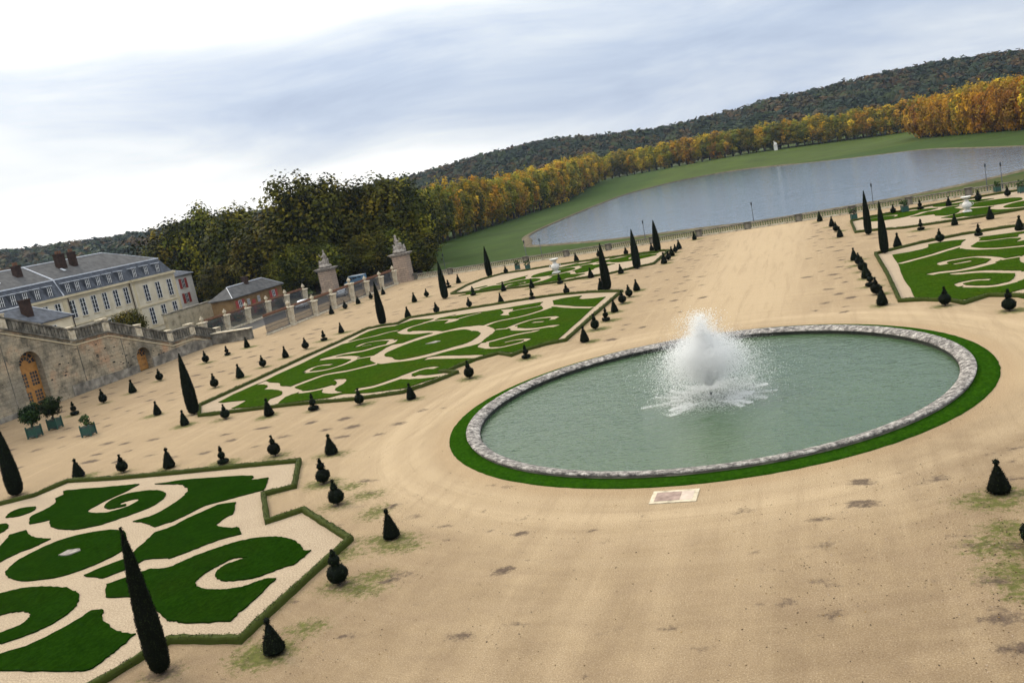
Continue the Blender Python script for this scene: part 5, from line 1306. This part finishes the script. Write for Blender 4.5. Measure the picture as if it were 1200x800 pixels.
me = bpy.data.meshes.new('lake'); me.from_pydata([(p[0], p[1], -3.93) for p in LAKE_S], [], [tuple(t) for t in tri])
tag(link('lake', me, M['lake_water']), kind='structure')
# muddy stone edging round the lake, higher on the left bank
mb = MB(); n = len(LAKE_S); out = inset(LAKE_S, -.9); out2 = inset(LAKE_S, -2.6); inn = inset(LAKE_S, .15)
vs = []; fs = []
for i in range(n):
    hi = .42 if LAKE_S[i][0] < -80 or LAKE_S[i][1] > 470 else .12
    vs += [(inn[i][0], inn[i][1], -4.1), (LAKE_S[i][0], LAKE_S[i][1], -3.95 + hi), (out[i][0], out[i][1], -3.9+hi), (out2[i][0], out2[i][1], -4.02)]
for i in range(n):
    j = (i+1) % n
    for k in range(3): fs.append((i*4+k, j*4+k, j*4+k+1, i*4+k+1))
mb.add(vs, fs); tag(mb.build('lake_bank', M['mud'], None, True), kind='structure')

# ------------------------------------------------------------------ trees
GOLD = [(.34, .215, .016), (.44, .27, .020), (.25, .18, .016), (.19, .16, .016), (.40, .205, .013), (.13, .12, .014)]
OLIVE = [(.085, .088, .010), (.13, .122, .012), (.19, .16, .014), (.05, .058, .008), (.24, .18, .015)]
RUST = [(.34, .165, .014), (.42, .22, .018), (.27, .125, .014), (.24, .15, .018), (.17, .085, .012)]
DEEP = [(.018, .022, .004), (.042, .046, .006), (.085, .080, .008), (.012, .015, .003), (.125, .104, .010), (.058, .060, .007)]
tm = {}
def protos_for(key, pal, nv, rx, rz, h, nclump, per, leaf, tr):
    tm[key] = []
    for v in range(nv):
        root = empty('tree', (0, 0, -60))
        link('crown', crown('crown', 300 + hash(key) % 1 + v*13 + sum(map(ord, key)), rx, rz, nclump, per, leaf, pal, .25, .30), M['leaf'] if key != 'deep' else M['leaf_dark'], root, (0, 0, h-rz*.98))
        link('trunk', trunk_mesh('trunk', v+5, h*.85, tr, rx*.6), M['bark'], root)
        tm[key].append([root, False])
protos_for('deep', DEEP, 4, 8.0, 11.0, 22.5, 260, 70, .72, .55)
protos_for('olive', OLIVE, 3, 6.4, 11.1, 23.0, 150, 56, 1.05, .42)
protos_for('gold', GOLD, 3, 6.4, 11.0, 22.5, 150, 56, 1.05, .42)
protos_for('rust', RUST, 3, 7.2, 9.1, 18.5, 150, 56, 1.1, .42)
def tree(key, name, x, y, h_scale, w_scale, label, group, z=None, tilt=.03):
    ent = R_.choice(tm[key])
    if ent[1]: o = copy_tree(ent[0])
    else: o = ent[0]; ent[1] = True; o.name = name
    z = float(hgt(x, y)) if z is None else z
    o.location = (x, y, z); o.rotation_euler = (R_.uniform(-tilt, tilt), R_.uniform(-tilt, tilt), R_.uniform(0, 6.28)); o.scale = (w_scale, w_scale, h_scale)
    tag(o, label, 'tree', group); return o
polar = lambda az, D: (D*math.sin(rad(az)), D*math.cos(rad(az)))
# big dark trees behind the railings
BIG = [(-39.6, 250, 20.5), (-37.6, 246, 23.6), (-35.7, 226, 22.2), (-33.5, 206, 18.8), (-31.4, 205, 25.0), (-29.9, 210, 23.4), (-28.4, 212, 20.6), (-26.9, 210, 21.4), (-25.3, 212, 20.6)]
BL = ['above the red shuttered house', 'second from the left behind the gatehouse', 'behind the gatehouse roof', 'in the dip behind the left railing', 'tallest, left of the left gate pier', 'just behind the left gate pier', 'between the two gate piers', 'behind the right gate pier', 'last at the edge of the lake lawn']
for i, (az, D, zt) in enumerate(BIG):
    x, y = polar(az, D); z = float(hgt(x, y)); tree('deep', 'dense_tree', x, y, (zt-z)/21.6, R_.uniform(1.08, 1.24), 'large dark green tree, ' + BL[i], 'large dark trees behind the gate')
for i in range(13):
    az = -40.5 + i*1.3; D = 262 + R_.uniform(-8, 14); x, y = polar(az, D); z = float(hgt(x, y))
    tree('deep', 'dense_tree', x, y, (15.8-z)/22.5, 1.0, 'dark green tree in the second rank behind the gatehouse and piers', 'second rank of dark trees')
for i in range(12):
    az = -37.0 + i*1.08; D = (199 if az > -34 else 214) + R_.uniform(-3, 4); x, y = polar(az, D)
    tree('deep', 'young_tree', x, y, R_.uniform(.40, .54), R_.uniform(.62, .8), 'low dark bushy tree under the large trees behind the railings', 'low trees under the large dark trees')
tree('deep', 'large_shrub', -106, 114.5, .32, .42, 'dark round shrub before the manor, above the stair parapet', None)
# avenue along the left bank
k = 0
for (x, y) in [(-108, 226), (-114, 240), (-121, 254), (-126, 268), (-132, 284), (-137, 300), (-141, 317), (-145, 333)]:
    tree('olive', 'avenue_tree', x, y, R_.uniform(.98, 1.1), R_.uniform(.95, 1.15), 'olive green tree at the near end of the lakeside avenue', 'olive trees of the avenue')
for (x, y) in [(-122, 232), (-131, 250), (-138, 270), (-146, 292), (-152, 316)]:
    tree('olive', 'avenue_tree', x, y, R_.uniform(.98, 1.08), 1.1, 'olive green tree in the rear row of the lakeside avenue', 'olive trees of the rear avenue row')
y = 342.0
while y < 640:
    fr = (y-342)/300
    for row_, dx in ((0, 0), (1, -10)):
        key = 'olive' if R_.random() < (.42 if fr < .25 else .30) else 'gold'
        x = -148 + dx + R_.uniform(-1, 1)
        tree(key, 'avenue_tree', x, y + R_.uniform(-1, 1), R_.uniform(.92, 1.10) - .10*fr, R_.uniform(.95, 1.1), f'{"golden" if key == "gold" else "olive green"} autumn tree in the {"front" if row_ == 0 else "rear"} row along the left bank of the lake', f'{key} trees of the {"front" if row_ == 0 else "rear"} avenue row')
    y += 8.0
# row across the far end
for i in range(40):
    t_ = i/39; az = -12.6 + 18.0*t_; D = 690 - 70*t_
    for q in (0, 14):
        x, y = polar(az, D+q)
        key = 'gold' if R_.random() < .6 else 'olive'
        tree(key, 'far_tree', x, y, R_.uniform(.72, .84), 1.15, f'{"golden" if key == "gold" else "olive"} tree in the long row beyond the far end of the lake', f'{key} trees beyond the lake end')
# russet clump on the right bank
for i in range(26):
    t_ = i/25; az = 5.6 + 7.4*t_; D = 515 - 140*t_**.8
    for q in (0, 11, 22):
        x, y = polar(az + R_.uniform(-.1, .1), D+q + R_.uniform(-3, 3)); key = 'rust' if R_.random() < .75 else 'gold'
        tree(key, 'bank_tree', x, y, R_.uniform(.95, 1.12)*(1.0 if key == 'rust' else .86), R_.uniform(.9, 1.1), f'{"russet" if key == "rust" else "golden"} autumn tree in the clump on the right bank of the lake', f'{key} trees of the right bank')
for L in tm.values():
    for root, u in L:
        if not u:
            for ch in list(root.children): bpy.data.objects.remove(ch)
            bpy.data.objects.remove(root)
# low russet creepers and shrubs by the railings
for i, (x, y, s) in enumerate([(-98, 121, .9), (-99, 126, 1.1), (-100, 131, 1.0), (-100.5, 135, .8), (-100, 142, .8), (-99.5, 148, .9)]):
    e = empty('shrub', (x, y, 0)); pal = [(.16, .05, .02), (.10, .045, .02), (.05, .05, .018)] if i % 2 == 0 else [(.03, .05, .015), (.05, .06, .018), (.09, .05, .02)]
    link('foliage', crown('foliage', 700+i, 1.9*s, 1.3*s, 30, 26, .3, pal), M['leaf_dark'], e, (0, 0, 1.1*s)); MB().tube([(0, 0, -.1), (0, 0, .8)], [.08, .05], 6).build('stem', M['bark'], e)
    tag(e, f'{"russet" if i % 2 == 0 else "dark green"} shrub behind the rear railing, {ORD[i]} from the left', 'shrub', 'shrubs behind the rear railing')

# far wooded hills: one mass of trees nobody could count
def hills():
    r = rng(44); P = []; N = []; T = []; S_ = []
    pal = np.array([(.012, .020, .010), (.020, .030, .013), (.015, .024, .014), (.026, .034, .012), (.036, .028, .011), (.055, .032, .011), (.026, .028, .010), (.014, .022, .013)])
    n = 5200
    az = r.uniform(-54, 16, n); D = 800 + 400*r.random(n)**.8
    x = D*np.sin(np.radians(az)); y = D*np.cos(np.radians(az)); z = hgt(x, y)
    for k in range(n):
        m = 46; q = r.normal(0, 1, (m, 3)); q /= np.linalg.norm(q, axis=1)[:, None]; q[:, 2] = np.abs(q[:, 2])*1.0 - .15
        w = r.uniform(6.0, 10.5); h = r.uniform(5.5, 10.5)
        cz = z[k] + r.uniform(3, 6)
        kk = 1 + r.normal(0, .14, (m, 1))
        P.append(np.array([x[k], y[k], cz]) + q*np.array([w, w, h])*kk); N.append(q)
        c = pal[int((noise.noise(Vector((x[k]/70, y[k]/70, 3)))*.9+.5)*7.99 + r.normal(0, 1.3)) % 8]*(1 + r.normal(0, .16)); T.append(np.clip(c*(1 + r.normal(0, .07, (m, 1))), .003, 1)); S_.append(np.full(m, r.uniform(3.6, 5.6)))
    V, F = leaf_quads(np.concatenate(P), np.concatenate(N), np.concatenate(S_), r, .85, .22)
    me = np_mesh('wooded_hills', V, F, np.concatenate(T))
    tag(link('wooded_hills', me, M['leaf_dark']), 'dark autumn woods covering the hills beyond the lake', 'woods', kind='stuff')
hills()
# small white statue on the bank beyond the lake
sx, sy = polar(-2.25, 640); sz = float(hgt(sx, sy))
e = empty('statue', (sx, sy, sz))
MB().box(-1.1, 1.1, -1.1, 1.1, -.3, 3.0).box(-1.3, 1.3, -1.3, 1.3, 3.002, 3.3).build('pedestal', M['white_stone'], e)
link('figure', blob_mesh('figure', [((0, 0, .6), .8, (1.5, .8, .7)), ((-.4, 0, 1.3), .6, (.9, .8, 1.0)), ((.6, 0, 1.2), .5, (1.3, .7, .7)), ((-.6, 0, 2.1), .4, (.8, .8, 1.2)), ((-.6, 0, 2.8), .28, (1, 1, 1.1)), ((.1, 0, 2.0), .3, (1.6, .6, .6))], .2), M['white_stone'], e, (0, 0, 3.3))
tag(e, 'white statue on a pedestal on the grass beyond the lake', 'statue')

# ------------------------------------------------------------------ sky, sun, camera
SUN_AZ, SUN_EL = -64.0, 38.0                   # from the left, ahead
wd = bpy.data.worlds.new('World'); S.world = wd; wd.use_nodes = True
t = wd.node_tree; bg = t.nodes['Background']
def wn(typ, **kw):
    nd = t.nodes.new(typ)
    for k, v in kw.items():
        if k == 'ins':
            for a, b in v.items():
                if hasattr(b, 'is_output'): t.links.new(b, nd.inputs[a])
                else: nd.inputs[a].default_value = b
        else: setattr(nd, k, v)
    return nd
sky = wn('ShaderNodeTexSky', sky_type='NISHITA'); sky.sun_disc = False; sky.sun_elevation = rad(SUN_EL); sky.sun_rotation = rad(SUN_AZ); sky.air_density = 1.2; sky.dust_density = 2.5
tc = wn('ShaderNodeTexCoord')
# direction to the sun
sd = Vector((math.sin(rad(SUN_AZ))*math.cos(rad(SUN_EL)), math.cos(rad(SUN_AZ))*math.cos(rad(SUN_EL)), math.sin(rad(SUN_EL))))
sep = wn('ShaderNodeSeparateXYZ', ins={0: tc.outputs['Generated']})
def wm(op, a, b=0.0, c=0.0, clamp=False): return wn('ShaderNodeMath', operation=op, use_clamp=clamp, ins={0: a, 1: b, 2: c}).outputs[0]
def wmap(v, a, b, lo=0.0, hi=1.0): return wn('ShaderNodeMapRange', interpolation_type='SMOOTHSTEP', ins={0: v, 1: a, 2: b, 3: lo, 4: hi}).outputs[0]
az = wm('ARCTAN2', sep.outputs[0], sep.outputs[1]); elv = sep.outputs[2]
cv = wn('ShaderNodeCombineXYZ', ins={0: wm('MULTIPLY', az, 3.0), 1: wm('MULTIPLY', elv, 13.0), 2: 4.3})
n1 = wn('ShaderNodeTexNoise', ins={'Vector': cv.outputs[0], 'Scale': .9, 'Detail': 8, 'Roughness': .56, 'Distortion': .5})
cv2 = wn('ShaderNodeCombineXYZ', ins={0: wm('MULTIPLY', az, 1.2), 1: wm('MULTIPLY', elv, 5.0), 2: 9.8})
n2 = wn('ShaderNodeTexNoise', ins={'Vector': cv2.outputs[0], 'Scale': 1.0, 'Detail': 4, 'Roughness': .5})
tex = wm('MULTIPLY_ADD', n1.outputs[0], .55, wm('MULTIPLY_ADD', n2.outputs[0], .30, -.425))          # about -.2 .. .2
left = wmap(az, .12, -.62)                                                   # bright side of the sky
bandc = wm('DIVIDE', wm('SUBTRACT', elv, wm('MULTIPLY_ADD', az, -.075, .080)), .052)
bandv = wm('MULTIPLY', wm('POWER', 2.718, wm('MULTIPLY', wm('MULTIPLY', bandc, bandc), -1.0)), -.26)      # a bank of grey cloud
hor = wm('MULTIPLY', wmap(elv, .10, .02), wm('MULTIPLY', left, .26))          # clear white strip over the hills
top_ = wm('MULTIPLY', wmap(elv, .15, .30), wm('MULTIPLY', left, .30))
tot = wm('ADD', wm('ADD', wm('MULTIPLY_ADD', left, .24, .645), wm('MULTIPLY', tex, 1.5)), wm('ADD', wm('MULTIPLY', bandv, wmap(az, .25, -.25)), wm('ADD', hor, top_)))
tot = wm('ADD', tot, wmap(elv, .35, .7, 0.0, .18))
# unseen sky behind the viewer is brightened, added fill for surfaces facing the camera
bk = wn('ShaderNodeVectorMath', operation='DOT_PRODUCT', ins={0: tc.outputs['Generated'], 1: (.35, -.90, .25)})
back = wn('ShaderNodeMapRange', ins={0: bk.outputs['Value'], 1: -.1, 2: .9, 3: 1.0, 4: 1.35})
cr_ = wn('ShaderNodeValToRGB', ins={0: tot})
el = cr_.color_ramp.elements
CLOUD_GAIN = 10.4
stops = [(.36, (.38, .48, .69)), (.56, (.60, .70, .88)), (.74, (.90, .96, 1.03)), (.96, (1.34, 1.33, 1.28))]
while len(el) < len(stops): el.new(.5)
for q, (p_, c_) in zip(el, stops): q.position = p_; q.color = (*c_, 1)
# an overcast sky is about three times brighter overhead than at the horizon
up = wn('ShaderNodeMath', operation='MAXIMUM', ins={0: sep.outputs[2], 1: 0.0})
cie = wn('ShaderNodeMath', operation='MULTIPLY_ADD', ins={0: wn('ShaderNodeMath', operation='POWER', ins={0: up.outputs[0], 1: 1.6}).outputs[0], 1: CLOUD_GAIN*1.5, 2: CLOUD_GAIN})
cg = wn('ShaderNodeVectorMath', operation='SCALE', ins={0: cr_.outputs[0], 'Scale': wn('ShaderNodeMath', operation='MULTIPLY', ins={0: cie.outputs[0], 1: back.outputs[0]}).outputs[0]})
mx = wn('ShaderNodeMix', data_type='RGBA')
ins = [q for q in mx.inputs if q.enabled]
ins[0].default_value = .86
t.links.new(sky.outputs[0], ins[1]); t.links.new(cg.outputs[0], ins[2])
t.links.new([q for q in mx.outputs if q.enabled][0], bg.inputs[0]); bg.inputs[1].default_value = .10

sun = bpy.data.objects.new('sun', bpy.data.lights.new('sun', 'SUN')); C.objects.link(sun)
sun.data.energy = 2.6; sun.data.angle = rad(18); sun.data.color = (1, .90, .74)
sun.rotation_euler = (-sd).to_track_quat('-Z', 'Y').to_euler()

cam = bpy.data.objects.new('camera', bpy.data.cameras.new('camera')); C.objects.link(cam)
yaw, pitch, roll = -.3539, .1732, .1962
f_ = Vector((math.sin(yaw)*math.cos(pitch), math.cos(yaw)*math.cos(pitch), -math.sin(pitch)))
r_ = Vector((math.cos(yaw), -math.sin(yaw), 0)); d_ = f_.cross(r_)
r2 = math.cos(roll)*r_ + math.sin(roll)*d_; d2 = -math.sin(roll)*r_ + math.cos(roll)*d_
mt = Matrix((r2, -d2, -f_)).transposed().to_4x4(); mt.translation = (0, 0, 15)
cam.matrix_world = mt
cam.data.sensor_fit = 'HORIZONTAL'; cam.data.sensor_width = 36; cam.data.lens = 1055.3/1200*36
cam.data.clip_start = .5; cam.data.clip_end = 9000
S.camera = cam
S.view_settings.view_transform = 'Standard'; S.view_settings.look = 'None'; S.view_settings.exposure = -0.15; S.view_settings.gamma = 1
S.render.resolution_x = 1024; S.render.resolution_y = 682
S.cycles.max_bounces = 32; S.cycles.diffuse_bounces = 24; S.cycles.transmission_bounces = 24; S.cycles.transparent_max_bounces = 48; S.cycles.use_adaptive_sampling = True

# the autumn air: one even, thin haze over everything
hz = MB(); hz.box(-2800, 2800, -2800, 2800, -60, 140)
t = NT('haze'); t.t.nodes.remove(t.b)
pv = t.n('ShaderNodeVolumePrincipled', ins={'Color': (.62, .76, 1.0, 1), 'Density': .00005, 'Anisotropy': .2})
t.t.links.new(pv.outputs[0], t.t.nodes['Material Output'].inputs['Volume'])
tag(hz.build('haze', t.m), 'thin pale autumn haze over the whole view', 'haze', kind='stuff')
